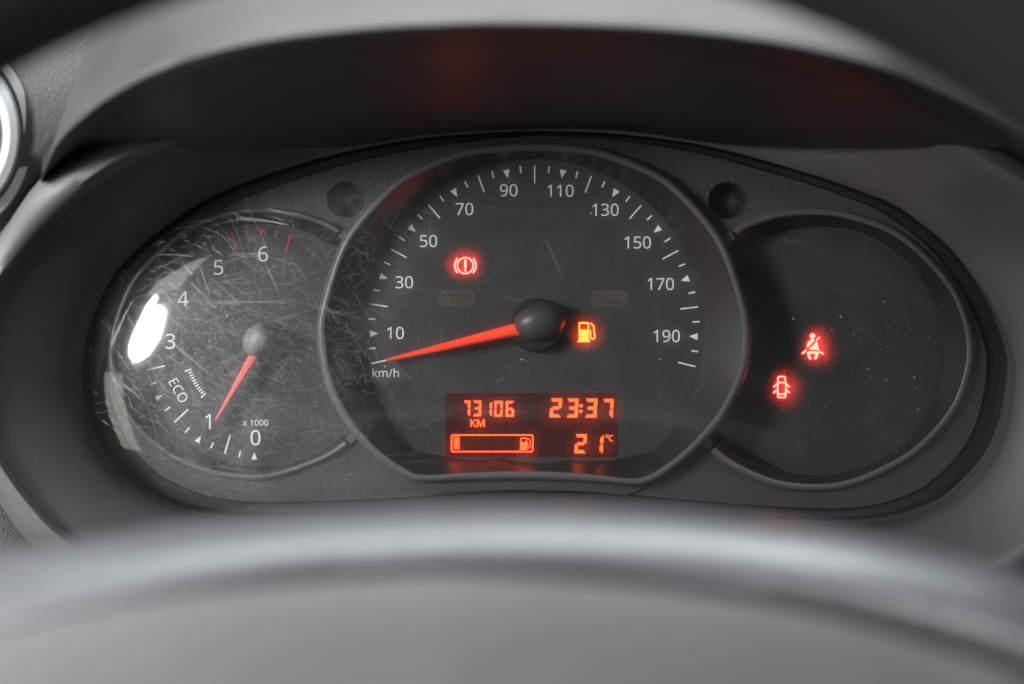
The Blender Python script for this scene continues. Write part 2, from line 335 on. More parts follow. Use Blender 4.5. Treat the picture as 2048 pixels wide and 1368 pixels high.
M_DIAL = plastic('dial_face_plastic', (0.027, 0.027, 0.028), 0.55, 0.4, 0.12, 3500, 0.08, 90)
M_MASK = plastic('grained_black_plastic', (0.034, 0.034, 0.036), 0.55, 0.45, 0.55, 2300, 0.10, 70)
M_RING = plastic('satin_grey_ring_plastic', (0.078, 0.078, 0.081), 0.42, 0.5, 0.10, 3000)
M_WALL = plastic('bezel_wall_plastic', (0.016, 0.016, 0.017), 0.27, 0.5, 0.25, 2600)
M_WELL = plastic('black_housing_plastic', (0.010, 0.010, 0.012), 0.4, 0.5)
M_PRINT = plastic('white_dial_print', (0.82, 0.84, 0.87), 0.6, 0.3)
M_PRINT_RED = plastic('red_dial_print', (0.55, 0.035, 0.03), 0.6, 0.3)
M_UNLIT = plastic('unlit_telltale_print', (0.062, 0.052, 0.045), 0.6, 0.3)
M_FAINT = plastic('faint_unlit_symbol', (0.040, 0.036, 0.033), 0.6, 0.3)
M_UNLIT_DARK = plastic('unlit_telltale_dark', (0.043, 0.038, 0.034), 0.6, 0.3)
M_NEEDLE = plastic('lit_red_needle', (0.75, 0.06, 0.025), 0.35, 0.5, emit=(1.0, 0.055, 0.018), estr=0.26)
M_NEEDLE_DARK = plastic('needle_underside', (0.25, 0.012, 0.008), 0.4, 0.5)
M_NEEDLE2 = plastic('glossy_red_needle', (0.85, 0.17, 0.15), 0.22, 0.6, coat=0.8)
M_CAP = plastic('satin_hub_cap', (0.036, 0.036, 0.038), 0.42, 0.55, 0.15, 3500)
M_CAP2 = plastic('grey_hub_cap', (0.20, 0.20, 0.205), 0.42, 0.5, 0.25, 1800)
M_BASE = plastic('hub_base_black', (0.008, 0.008, 0.009), 0.45, 0.4)
M_LCD = plastic('display_window', (0.020, 0.010, 0.010), 0.18, 0.5, emit=(1.0, 0.11, 0.09), estr=0.028, mottle=0.35, mscale=120)
M_SEG = glow('display_segment_light', (1.0, 0.088, 0.026), 3.7)
M_RED = glow('red_telltale_light', (1.0, 0.052, 0.038), 17.0)
M_AMBER = glow('amber_telltale_light', (1.0, 0.078, 0.012), 12.0)
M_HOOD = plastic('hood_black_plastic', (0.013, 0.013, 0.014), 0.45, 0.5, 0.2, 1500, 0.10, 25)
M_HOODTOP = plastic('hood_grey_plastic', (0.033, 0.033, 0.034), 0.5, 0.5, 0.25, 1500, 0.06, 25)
M_BOWL = plastic('binnacle_plastic', (0.058, 0.059, 0.062), 0.5, 0.5, 0.16, 1600, 0.14, 30)
M_TRIM = plastic('binnacle_lip_plastic', (0.086, 0.083, 0.085), 0.5, 0.5, 0.25, 1600, 0.06, 40)
M_DASH = plastic('grained_dashboard_plastic', (0.074, 0.072, 0.073), 0.6, 0.4, 0.22, 900, 0.14, 60, kind='GRAIN')
M_SILVER = plastic('silver_vent_paint', (0.40, 0.42, 0.43), 0.35, 0.6, 0.12, 2500)
M_SILVER2 = plastic('silver_vent_flank', (0.42, 0.44, 0.445), 0.4, 0.6)
M_WHEEL = plastic('steering_hub_plastic', (0.098, 0.104, 0.111), 0.29, 1.0, 0.2, 900, 0.10, 30)
M_COVER = plastic('airbag_cover_plastic', (0.128, 0.131, 0.133), 0.7, 0.25, 0.25, 900, 0.06, 30)
M_RIM = plastic('steering_rim_leather', (0.010, 0.0115, 0.015), 0.6, 0.35, 0.4, 900)
M_DUST = plastic('dust_specks', (0.55, 0.50, 0.44), 0.9, 0.1)
# ------------------------------------------------------------------ instrument cluster
cluster = empty('instrument_cluster', U(1087, 1010, 0.0), 'black instrument cluster with three round gauges under a scratched clear cover', 'instrument cluster')
CO = cluster.location.copy()
cluster.location = (0, 0, 0)
OPEN = [(166, 760), (173, 688), (195, 620), (229, 552), (286, 491), (338, 450), (420, 397), (545, 347), (690, 305), (850, 277), (1024, 265), (1130, 264), (1249, 270), (1424, 295), (1624, 350), (1764, 400), (1791, 412), (1883, 481), (1938, 547), (1978, 613), (2007, 690), (2013, 739), (1999, 831), (1969, 903), (1923, 959), (1871, 1000), (1790, 1030), (1713, 1040), (1560, 1040), (1400, 1034), (1067, 1024), (750, 1034), (475, 1032), (402, 1023), (340, 1007), (270, 969), (238, 938), (205, 897), (190, 861), (175, 821)]
OC = (1087, 660)
NO = 192
R_OPEN = polar(OPEN, OC, NO)
W_OPEN = 0.012

# --- gauges: dial outline, front ring outline (outer edge), both closed px loops
SP_C, TA_C, IN_C = (1066, 660), (515.5, 688), (1638, 702)
sp_dial = [(1066 + 343 * math.cos(rad(a)), 660 + 343 * math.sin(rad(a))) for a in range(135, 406, 6)]
sp_dial = [p for p in sp_dial if p[1] < 905] 
sp_dial = sp_dial + [(1272, 910), (1231, 919), (1140, 918), (1000, 915), (900, 914), (859, 908)]
sp_ring = [(633, 660), (648, 582), (678, 494), (716, 435), (784, 365), (842, 330), (927, 298), (1000, 288), (1067, 285), (1134, 288), (1207, 299), (1292, 331), (1350, 366), (1418, 437), (1456, 496), (1486, 580), (1502, 660), (1495, 740), (1459, 820), (1426, 865), (1385, 908), (1344, 941), (1305, 965), (1270, 971), (1190, 964), (1067, 959), (940, 960), (867, 963), (826, 962), (806, 953), (754, 918), (713, 877), (673, 820), (645, 750)]
ta_ring = [(216, 713), (223, 654), (263, 556), (346, 473), (395, 441), (444, 423), (493, 415), (542, 414), (591, 422), (640, 436), (679, 456), (740, 510), (790, 600), (800, 690), (780, 790), (730, 860), (699, 889), (664, 914), (601, 941), (542, 958), (493, 961), (424, 951), (370, 933), (321, 906), (272, 862), (243, 821), (223, 767)]
ta_dial = circle(520, 690, 252, 72, 243)
in_ring = [(1948, 688), (1923, 595), (1866, 519), (1790, 457), (1687, 421), (1600, 416), (1530, 428), (1467, 457), (1410, 520), (1360, 620), (1350, 700), (1365, 800), (1395, 870), (1411, 895), (1457, 933), (1534, 969), (1610, 982), (1687, 977), (1764, 949), (1841, 903), (1907, 831), (1938, 764)]
in_dial = [(1889, 718), (1884, 647), (1851, 570), (1790, 503), (1713, 462), (1626, 452), (1559, 462), (1482, 503), (1420, 580), (1390, 700), (1405, 800), (1452, 872), (1482, 897), (1559, 938), (1626, 951), (1687, 946), (1764, 918), (1825, 872), (1871, 795)]

NG = 144
def gauge(prefix, c, dial_px, ring_px_outline, w_front, lip, smooth_dial=True):
    rd = polar(dial_px, c, NG, smooth_dial)
    rr = polar(ring_px_outline, c, NG)
    face_loop = ring_px([r + 4 for r in rd], c)
    dial = plate(prefix + '_dial', [[face_loop]], None, 0.0, M_DIAL, cluster)
    def ring(f, w):            # f blends dial edge (0) to ring outer edge (1); in px
        return [U(p[0], p[1], w) for p in ring_px([a + (b - a) * f for a, b in zip(rd, rr)], c)]
    def off(d, w):             # ring outer edge moved by d px
        return [U(p[0], p[1], w) for p in ring_px([b + d for b in rr], c)]
    wall = loft(prefix + '_bezel_wall', [ring(0.0, -0.0015), ring(0.0, 0.0012), [U(*p, 0.0012 + (w_front - 0.0012) * 0.55) for p in ring_px([a + (b - lip - a) * 0.55 for a, b in zip(rd, rr)], c)], off(-lip, w_front - 0.0008)], M_WALL, cluster)
    rim = loft(prefix + '_ring', [off(-lip, w_front - 0.0009), off(-lip + 1.5, w_front - 0.0002), off(-lip * 0.65, w_front), off(-lip * 0.3, w_front - 0.0001), off(-2, w_front - 0.0009), off(0, w_front - 0.0022), off(1, 0.002)], M_RING, cluster, sharp=60)
    return dial, rr
sp_face, sp_rr = gauge('speedometer', SP_C, sp_dial, sp_ring, 0.0125, 17, False)

# tachometer and right hand gauge lie partly behind the speedometer ring: cut their outlines on that ring
def sp_inside(p, d=0.0):
    a = math.atan2(p[1] - SP_C[1], p[0] - SP_C[0]); i = int(round((a + math.pi) / (2 * math.pi) * NG)) % NG
    return math.hypot(p[0] - SP_C[0], p[1] - SP_C[1]) < sp_rr[i] + d
def arc_gauge(prefix, c, dial_px, ring_outline, w_front, lip, a0, a1):
    """a gauge whose ring runs only between the polar angles a0..a1 (degrees, px frame, clockwise)"""
    n = 110
    rd, rr = polar(dial_px, c, 720), polar(ring_outline, c, 720)
    A = [rad(a0 + (a1 - a0) * i / (n - 1)) for i in range(n)]
    def pick(t, a):
        return t[int(round((a + math.pi) / (2 * math.pi) * 720)) % 720]
    def P(rf, w):
        return [U(c[0] + rf(pick(rd, a), pick(rr, a)) * math.cos(a), c[1] + rf(pick(rd, a), pick(rr, a)) * math.sin(a), w) for a in A]
    face = [(c[0] + (pick(rd, rad(a)) + 4) * math.cos(rad(a)), c[1] + (pick(rd, rad(a)) + 4) * math.sin(rad(a))) for a in range(-180, 180, 3)]
    dial = plate(prefix + '_dial', [[face]], None, -0.0004, M_DIAL, cluster)
    loft(prefix + '_bezel_wall', [P(lambda d, r: d, -0.0015), P(lambda d, r: d, 0.001), P(lambda d, r: d + (r - lip - d) * 0.55, w_front * 0.55), P(lambda d, r: r - lip, w_front - 0.0008)], M_WALL, cluster, closed=False)
    # rounded ring with an end cap at both ends
    prof = [(-lip, -0.0012), (-lip + 1, -0.0003), (-lip * 0.7, 0.0), (-lip * 0.35, 0.0), (-1.5, -0.0006), (0, -0.0016), (0.5, -0.006), (-lip, -0.006)]
    rings = [P((lambda e: (lambda d, r: r + e))(e), w_front + dw) for e, dw in prof]
    V = [p for rg in rings for p in rg]; F = []
    m = len(prof)
    for k in range(m):
        for i in range(n - 1):
            F.append((k * n + i, k * n + i + 1, ((k + 1) % m) * n + i + 1, ((k + 1) % m) * n + i))
    F.append(tuple(k * n for k in range(m))); F.append(tuple(k * n + n - 1 for k in range(m)))
    make(prefix + '_ring', V, F, M_RING, cluster, True, 50)
    # connector block between ring end and speedometer ring
    for aa, sgn in ((a0, -1), (a1, 1)):
        a = rad(aa); da = rad(sgn * 1.2); db = rad(sgn * 7.5)
        r0 = pick(rr, a)
        quad = [(c[0] + (pick(rr, a + d) + e) * math.cos(a + d), c[1] + (pick(rr, a + d) + e) * math.sin(a + d)) for d, e in ((da, 1), (db, 1), (db, -lip - 2), (da, -lip - 2))]
        plate(prefix + '_ring_joint', [[quad]], 0.002, w_front - 0.0013, M_RING, cluster)
    return dial
TA0, TA1 = math.degrees(math.atan2(889 - 688, 694 - 515.5)), 360 + math.degrees(math.atan2(457 - 688, 680 - 515.5))
ta_face = arc_gauge('tachometer', TA_C, ta_dial, ta_ring, 0.0098, 13, TA0, TA1)
IN0, IN1 = math.degrees(math.atan2(455 - 702, 1463 - 1638)), math.degrees(math.atan2(903 - 702, 1421 - 1638))
in_face = arc_gauge('indicator', IN_C, in_dial, in_ring, 0.0098, 15, IN0, IN1)

# --- mask plate: grained black sheet between gauges, holes for gauges and for the two turn signals
MASK_W = 0.0074
mask_in = []
for i in range(NO):
    a = -math.pi + 2 * math.pi * i / NO
    ca, sa = math.cos(a), math.sin(a)
    inset = 26 + 12 * abs(ca) + (16 * sa if sa > 0 else 18 * sa)
    if ca < 0: inset += 12 * ca * ca
    mask_in.append(R_OPEN[i] - inset)
mask_outer = ring_px(mask_in, OC)
def in_loop(p, loop): return inside(p, loop)
hole_sp = [p for p in ring_px([r - 6 for r in sp_rr], SP_C)]
def union_hole():
    """one hole outline: tach ring + speedometer ring + right ring, walked outside in polar steps per gauge"""
    ta = ring_px([r - 5 for r in polar(ta_ring, TA_C, 240)], TA_C)
    inn = ring_px([r - 5 for r in polar(in_ring, IN_C, 240)], IN_C)
    sp = ring_px([r - 6 for r in polar(ring_px(sp_rr, SP_C), SP_C, 240)], SP_C)
    def rot(L, test):         # longest run of points passing test, in order
        n = len(L); best = []
        start = next(i for i in range(n) if not test(L[i]))
        run = []
        for k in range(1, n + 1):
            p = L[(start + k) % n]
            if test(p): run.append(p)
            else:
                if len(run) > len(best): best = run
                run = []
        return best if len(best) >= len(run) else run
    ta_o = rot(ta, lambda p: not inside(p, sp))
    in_o = rot(inn, lambda p: not inside(p, sp))
    ok = lambda p: not inside(p, ta) and not inside(p, inn)
    top = rot(sp, lambda p: ok(p) and p[1] < 660)
    bot = rot(sp, lambda p: ok(p) and p[1] > 660)
    return ta_o + top + in_o + bot
U_HOLE = union_hole()
L_TURN, R_TURN = (689, 399, 34.5), (1453, 401, 36)
turn_holes = [circle(x, y, r, 40) for x, y, r in (L_TURN, R_TURN)]
mask = plate('mask_plate', [[mask_outer, U_HOLE] + turn_holes], None, MASK_W, M_MASK, cluster)
# sides of the cut-outs and the bright bevel round the turn signal holes
for (x, y, r) in (L_TURN, R_TURN):
    lamp = part('turn_signal_lamp', cluster)
    loft('lamp_well', [[U(*p, MASK_W + 0.0002) for p in circle(x, y, r + 1.2, 40)], [U(*p, MASK_W + 0.0002) for p in circle(x, y, r - 0.4, 40)], [U(*p, 0.002) for p in circle(x, y, r - 1, 40)]], M_WELL, lamp)
    loft('lamp_bevel', [[U(*p, MASK_W - 0.0002) for p in circle(x, y, r + 2.6, 40)], [U(*p, MASK_W + 0.0004) for p in circle(x, y, r + 1.4, 40)], [U(*p, MASK_W + 0.0001) for p in circle(x, y, r + 0.2, 40)]], M_RING, lamp)
    plate('lamp_lens', [[circle(x, y, r + 3, 40)]], None, 0.0022, M_WELL, lamp)
    s = -1 if x < 1000 else 1
    cx, cy = x + 4, y + 3
    arrow = [(cx + s * 20, cy), (cx + s * 2, cy - 19), (cx + s * 2, cy - 9), (cx - s * 14, cy - 9), (cx - s * 14, cy + 9), (cx + s * 2, cy + 9), (cx + s * 2, cy + 19)]
    plate('arrow_symbol', [[arrow]], None, 0.0024, M_UNLIT_DARK, lamp)
# raised centre pad under the speedometer with its two slanting seams
pad = spline([(838, 967), (870, 968), (940, 965), (1067, 964), (1190, 969), (1262, 976), (1296, 973)], 40) + [(1252, 990), (1160, 982), (1067, 979), (960, 980), (862, 985)]
plate('centre_pad', [[pad]], MASK_W - 0.002, MASK_W + 0.0011, M_MASK, cluster)
# bowl between mask sheet and lens edge
mo = [(p, MASK_W) for p in mask_outer]
well_rings = [[U(*p, MASK_W) for p in mask_outer], [U(*p, MASK_W - 0.0015) for p in ring_px([r + 4 for r in mask_in], OC)], [U(*p, MASK_W - 0.001) for p in ring_px([a * 0.3 + b * 0.7 for a, b in zip(mask_in, R_OPEN)], OC)], [U(*p, W_OPEN) for p in ring_px([b + 3 for b in R_OPEN], OC)]]
loft('cluster_housing', well_rings, M_WELL, cluster)
plate('housing_back', [[ring_px([r - 2 for r in R_OPEN], OC)]], -0.006, -0.003, M_WELL, cluster)

# --- dial print ------------------------------------------------------------
E_PR = 0.00010
def dial_print(name, loops, parent, mat=None, w=E_PR):
    o = plate(name, loops, w - 0.00008, w, mat or M_PRINT, parent)
    return o
OUT = {0: (743, 727), 20: (740, 608), 40: (782.3, 498.3), 60: (856.8, 409.4), 80: (956.3, 351.2), 100: (1069.4, 331), 120: (1183, 351.5), 140: (1282.5, 410.6), 160: (1356.4, 501.2), 180: (1396, 613.5), 200: (1391, 733)}
CT = (1067.5, 656)
ang = {k: math.atan2(-(p[1] - CT[1]), p[0] - CT[0]) for k, p in OUT.items()}
for k in ang:
    if ang[k] < -math.pi / 2: ang[k] += 2 * math.pi
rr_ = {k: math.hypot(p[0] - CT[0], p[1] - CT[1]) for k, p in OUT.items()}
def interp(tab, v):
    k0 = min(int(v // 20) * 20, 180)
    ks = [k0 - 20, k0, k0 + 20, k0 + 40]
    g = lambda k: tab[k] if k in tab else (2 * tab[0] - tab[20] if k < 0 else 2 * tab[200] - tab[180])
    a, b, c, d = map(g, ks); t = (v - k0) / 20.0
    return 0.5 * (2 * b + (c - a) * t + (2 * a - 5 * b + 4 * c - d) * t * t + (3 * b - a - 3 * c + d) * t ** 3)
def SPP(v, dr):
    a, r = interp(ang, v), interp(rr_, v) + dr
    return (CT[0] + r * math.cos(a), CT[1] - r * math.sin(a))
def arc_fill(cx, cy, r):
    return [[(cx - r * math.cos(rad(a)), cy - r * 0.62 * math.sin(rad(a))) for a in range(0, 181, 15)]]
def triangle(fn, v, r0, r1, half):
    p, q = fn(v, r0), fn(v, r1)
    dx, dy = p[0] - q[0], p[1] - q[1]; l = math.hypot(dx, dy)
    nx, ny = -dy / l * half, dx / l * half
    return [(p[0] + nx, p[1] + ny), (p[0] - nx, p[1] - ny), q]
for v in range(0, 201, 5):
    if v % 20 == 0: dial_print('tick_mark', [stroke([SPP(v, 0), SPP(v, -35.5)], 2.6)[0:1]], sp_face)
    elif v % 20 == 10: dial_print('triangle_mark', [[triangle(SPP, v, -4, -20.5, 6.8)]], sp_face)
    else: dial_print('tick_mark', [stroke([SPP(v, 0), SPP(v, -13.5)], 3.0)[0:1]], sp_face)
for s, x, y in (('10', 791, 666), ('30', 808.5, 564.5), ('50', 857, 482), ('70', 929, 418), ('90', 1017.5, 380.5), ('110', 1121, 381.5), ('130', 1211, 419.5), ('150', 1275.5, 485), ('170', 1321.5, 568), ('190', 1333.5, 672)):
    dial_print('numeral', text_loops(s, x, y, 23.8), sp_face)
dial_print('unit_text', text_loops('km/h', 771.5, 746, 16.4), sp_face)
# unlit telltales
for cx, cy, kind in ((913, 596, 'word'), (1218.5, 598, 'wrench')):
    pill = dial_print('unlit_telltale', [[rrect(cx - 38, cy - 17, cx + 38, cy + 16, 14)]], sp_face, M_UNLIT)
    if kind == 'word':
        dial_print('unlit_word', text_loops('STOP', cx, cy, 17), sp_face, M_UNLIT_DARK, 0.0002)
    else:
        dial_print('unlit_wrench', [[[(cx - 29, cy - 8), (cx - 22, cy - 11), (cx - 13, cy - 8), (cx - 9, cy - 4), (cx + 20, cy + 3), (cx + 24, cy + 7), (cx + 22, cy + 11), (cx + 17, cy + 12), (cx - 12, cy + 4), (cx - 20, cy + 5), (cx - 28, cy + 1), (cx - 18, cy - 2)]]], sp_face, M_UNLIT_DARK, 0.0002)

for loops in ([[circle(1062, 462, 8, 20)]], [arc_fill(993, 497, 16)], [[circle(1145, 552, 17, 28), circle(1145, 552, 14.5, 28)]], [[rrect(1196, 518, 1216, 528, 3)], [rrect(1194, 532, 1218, 536, 1.5)]], [[circle(1000, 545, 9, 20), circle(1000, 545, 7, 20)]], [[rrect(1236, 655, 1242, 672, 2)], [rrect(1228, 678, 1252, 681, 1)]]):
    dial_print('faint_symbol', loops, sp_face, M_FAINT)
for loops in ([[rrect(1548, 602, 1566, 622, 4)], [rrect(1570, 606, 1583, 618, 3)]],):
    dial_print('faint_symbol', loops, in_face, M_FAINT, E_PR - 0.0004)
def TAP(v, r):
    a = rad(91.8 + 30.0 * v)
    return (TA_C[0] + r * math.cos(a), TA_C[1] + r * math.sin(a))
for q in range(0, 27):
    v = q / 4.0
    mat = M_PRINT_RED if v > 5.1 else M_PRINT
    w = E_PR - 0.0004
    if q % 4 == 0: dial_print('triangle_mark', [[triangle(TAP, v, 231, 216, 5.6)]], ta_face, mat, w)
    elif q % 4 == 2: dial_print('tick_mark', [stroke([TAP(v, 229), TAP(v, 191)], 3.0)[0:1]], ta_face, mat, w)
    else: dial_print('tick_mark', [stroke([TAP(v, 229), TAP(v, 216)], 3.0)[0:1]], ta_face, mat, w)
for s, x, y in (('0', 511, 875.5), ('1', 416, 843), ('3', 340.7, 682.6), ('4', 366, 597.5), ('5', 437, 534.5), ('6', 526, 508)):
    dial_print('numeral', text_loops(s, x, y, 29.5), ta_face, None, E_PR - 0.0004)
dial_print('scale_text', text_loops('x 1000', 511, 845.5, 11.8), ta_face, None, E_PR - 0.0004)
dial_print('eco_text', text_loops('ECO', 357, 781, 19.5, rad(61)), ta_face, None, E_PR - 0.0004)
for k in range(11):
    a = rad(160 - 23.0 * k / 10)
    r0, r1 = (141, 155) if k in (0, 10) else (141.5, 149.5)
    dial_print('eco_bar', [stroke([(515 + r0 * math.cos(a), 690 + r0 * math.sin(a)), (515 + r1 * math.cos(a), 690 + r1 * math.sin(a))], 2.8)], ta_face, None, E_PR - 0.0004)

# --- warning lights ---------------------------------------------------------
def light_icon(name, loops, mat, label):
    o = plate(name, loops, 0.00002, 0.00012, mat, cluster); o['label'] = label; return o
def arc(cx, cy, r, a0, a1, n=14):
    return [(cx + r * math.cos(rad(a0 + (a1 - a0) * i / (n - 1))), cy + r * math.sin(rad(a0 + (a1 - a0) * i / (n - 1)))) for i in range(n)]
bx, by = 930.7, 531.2
light_icon('brake_warning_light', [[circle(bx, by, 17.3), circle(bx, by, 14.4)], stroke(arc(bx, by, 21.0, -43, 43), 3.6), stroke(arc(bx, by, 21.0, 137, 223), 3.6), [rrect(bx - 2.3, by - 12.2, bx + 2.3, by + 5.5, 1.4)], [circle(bx, by + 9.6, 2.4, 14)]], M_RED, 'lit red brake warning symbol')
def pump(x0, y0, x1, y1):
    """petrol pump symbol inside a px box"""
    sx, sy = (x1 - x0) / 36.5, (y1 - y0) / 40.0
    T = lambda L: [(x0 + p[0] * sx, y0 + p[1] * sy) for p in L]
    body = T([(2, 37), (2, 2.2), (3.2, 0.6), (4.4, 0), (20.4, 0), (21.8, 0.6), (22.8, 2.2), (22.8, 37), (24, 37), (24, 40), (0, 40), (0, 37)])
    win = T([(5, 3.2), (19.8, 3.2), (19.8, 14.4), (5, 14.4)])
    hose = spline(T([(22.8, 16.6), (25.3, 18), (25.6, 24), (25.6, 29), (28, 33), (31.8, 33.2), (34.4, 30), (33.6, 24), (32.2, 18), (32.6, 11.8), (30, 6), (25, 1.4)]), 34)
    noz = T([(29.8, 5.2), (34.2, 10.4), (34.0, 13.0), (31.2, 12.4)])
    return [[body, win], stroke(hose, 2.6 * sx), [noz]]
light_icon('fuel_warning_light', pump(1155.3, 644.4, 1192, 684.2), M_AMBER, 'lit yellow petrol pump symbol')
Z = lambda L: [(1480 + x / 6.217, 620 + y / 6.217) for x, y in L]
belt = [[circle(1625.2, 672, 5.4, 20)], [Z([(893, 345), (888, 366), (852, 386), (839, 415), (828, 480), (928, 381), (918, 366), (912, 345)])], [Z([(850, 490), (948, 394), (964, 402), (985, 506), (915, 492)])], [Z([(937, 374), (983, 330), (995, 345), (950, 388)])], [Z([(765, 538), (823, 487), (828, 511), (780, 553)])], [Z([(988, 506), (1045, 540), (1034, 555), (982, 526)])], [Z([(831, 524), (870, 510), (915, 506), (984, 524), (975, 560), (950, 612), (918, 612), (940, 545), (868, 545), (892, 612), (862, 612), (840, 572)])]]
light_icon('seat_belt_warning_light', belt, M_RED, 'lit red seat belt symbol')
door = [[Z([(482, 820), (555, 820), (570, 835), (579, 920), (580, 1030), (573, 1082), (560, 1096), (475, 1096), (464, 1082), (457, 1030), (459, 920), (466, 835)]), Z([(485, 838), (480, 920), (478, 1030), (484, 1078), (552, 1078), (559, 1030), (560, 920), (552, 838)])]]
door += [stroke(Z([(417, 961), (462, 918), (490, 905), (518, 900), (547, 905), (575, 918), (614, 961)]), 3.2), stroke(Z([(478, 1036), (500, 1047), (538, 1047), (560, 1036)]), 3.0), stroke(Z([(417, 1032), (462, 987)]), 3.2), stroke(Z([(575, 987), (614, 1032)]), 3.2)]
light_icon('open_door_warning_light', door, M_RED, 'lit red symbol of a car with open doors')

# --- display ----------------------------------------------------------------
lcd = plate('display', [[rrect(891, 786, 1233.5, 914, 9)]], 0.00002, 0.00024, M_LCD, cluster)
lcd['label'] = 'dark display window with orange figures'
LZ = lambda x, y: (860 + x / 5.12, 760 + y / 5.12)
SEGS = {'0': 'abcdef', '1': 'bc', '2': 'abged', '3': 'abgcd', '6': 'afgedc', '7': 'abc'}
def seven(ch, x0, y0, x1, y1, th, slant):
    """seven segment figure in zoomed px box"""
    W, H = x1 - x0, y1 - y0
    m, g = (y0 + y1) / 2, 1.6
    t = th
    S = lambda L: [LZ(x + slant * (m - y) / H, y) for x, y in L]
    P = {'a': [(x0 + g, y0), (x1 - g, y0), (x1 - t, y0 + t), (x0 + t * 0.6, y0 + t)],
         'd': [(x0 + t * 0.6, y1 - t), (x1 - t, y1 - t), (x1 - g, y1), (x0 + g, y1)],
         'g': [(x0 + t * 0.55, m), (x0 + t, m - t / 2), (x1 - t, m - t / 2), (x1 - t * 0.55, m), (x1 - t, m + t / 2), (x0 + t, m + t / 2)],
         'b': [(x1, y0 + g), (x1, m - t * 0.3), (x1 - t * 0.45, m - g), (x1 - t, m - t / 2 - g), (x1 - t, y0 + t + g)],
         'c': [(x1, m + t * 0.3), (x1, y1 - g), (x1 - t, y1 - t - g), (x1 - t, m + t / 2 + g), (x1 - t * 0.45, m + g)],
         'f': [(x0, y0 + g), (x0 + t, y0 + t + g), (x0 + t, m - t / 2 - g), (x0 + t * 0.45, m - g), (x0, m - t * 0.3)],
         'e': [(x0, m + t * 0.3), (x0 + t * 0.45, m + g), (x0 + t, m + t / 2 + g), (x0 + t, y1 - t - g), (x0, y1 - g)]}
    return [[S(P[k])] for k in SEGS[ch]]
def lit(name, loops):
    return plate(name, loops, 0.00026, 0.00034, M_SEG, lcd)
for ch, x0, y0, x1, y1, th in (('7', 345, 210, 413, 371, 26), ('3', 443, 211, 525, 371, 25), ('1', 560, 218, 635, 374, 25), ('0', 658, 214, 745, 376, 25), ('6', 775, 215, 862, 377, 25)):
    lit('odometer_figure', seven(ch, x0, y0, x1, y1, th, 4))
for ch, x0, y0, x1, y1, th in (('2', 1231, 188, 1348, 383, 33), ('3', 1402, 190, 1516, 385, 33), ('3', 1592, 191, 1710, 385, 33), ('7', 1768, 194, 1876, 391, 33)):
    lit('clock_figure', seven(ch, x0, y0, x1, y1, th, 12))
lit('clock_colon', [[[LZ(1532, 248), LZ(1561, 248), LZ(1561, 278), LZ(1532, 278)]], [[LZ(1530, 306), LZ(1559, 306), LZ(1559, 336), LZ(1530, 336)]]])
for ch, x0, y0, x1, y1, th in (('2', 1484, 554, 1602, 750, 33), ('1', 1660, 562, 1774, 756, 34)):
    lit('temperature_figure', seven(ch, x0, y0, x1, y1, th, 12))
lit('distance_unit', text_loops('KM', *LZ(485, 442), 15.2, squeeze=1.0) + text_loops('KM', LZ(485, 442)[0] + 0.9, LZ(485, 442)[1], 15.2))
lit('degree_unit', [[circle(*LZ(1812, 574), 2.9, 20), circle(*LZ(1812, 574), 1.6, 20)]] + text_loops('C', *LZ(1852, 595), 12.0, squeeze=0.9) + text_loops('C', LZ(1852, 595)[0] + 0.8, LZ(1852, 595)[1], 12.0, squeeze=0.9))
def lz_rrect(x0, y0, x1, y1, r): return [LZ(*p) for p in rrect(x0, y0, x1, y1, r)]
fo, fi = rrect(*LZ(213, 556), *LZ(1060, 741), 5), rrect(*LZ(228, 571), *LZ(1045, 726), 3)
def half_frame(left):
    xm = LZ(635, 0)[0] + (-1.0 if left else 1.0)
    sel = (lambda p: p[0] < xm) if left else (lambda p: p[0] > xm)
    o = [p for p in fo if sel(p)]; i = [p for p in fi if sel(p)]
    if left:
        o = sorted(o, key=lambda p: math.atan2(p[1] - 886, p[0] - xm) % (2 * math.pi)); i = sorted(i, key=lambda p: math.atan2(p[1] - 886, p[0] - xm) % (2 * math.pi))
        yt, yb, it, ib = fo[-1][1], fo[0][1], fi[-1][1], fi[0][1]
        yt, yb = min(p[1] for p in fo), max(p[1] for p in fo); it, ib = min(p[1] for p in fi), max(p[1] for p in fi)
        return [[(xm, yb)] + o + [(xm, yt), (xm, it)] + i[::-1] + [(xm, ib)]]
    o = sorted(o, key=lambda p: math.atan2(p[1] - 886, p[0] - xm)); i = sorted(i, key=lambda p: math.atan2(p[1] - 886, p[0] - xm))
    yt, yb = min(p[1] for p in fo), max(p[1] for p in fo); it, ib = min(p[1] for p in fi), max(p[1] for p in fi)
    return [[(xm, yt)] + o + [(xm, yb), (xm, ib)] + i[::-1] + [(xm, it)]]
lit('fuel_gauge_frame', [half_frame(True), half_frame(False)])
lit('fuel_level_bar', [[rrect(*LZ(243, 578), *LZ(303, 708), 0.6), rrect(*LZ(250, 586), *LZ(296, 700), 0.5)], [rrect(*LZ(257, 593), *LZ(289, 694), 0.4)]])
lit('fuel_pump_symbol', pump(*LZ(918, 590), *LZ(1037, 716)))

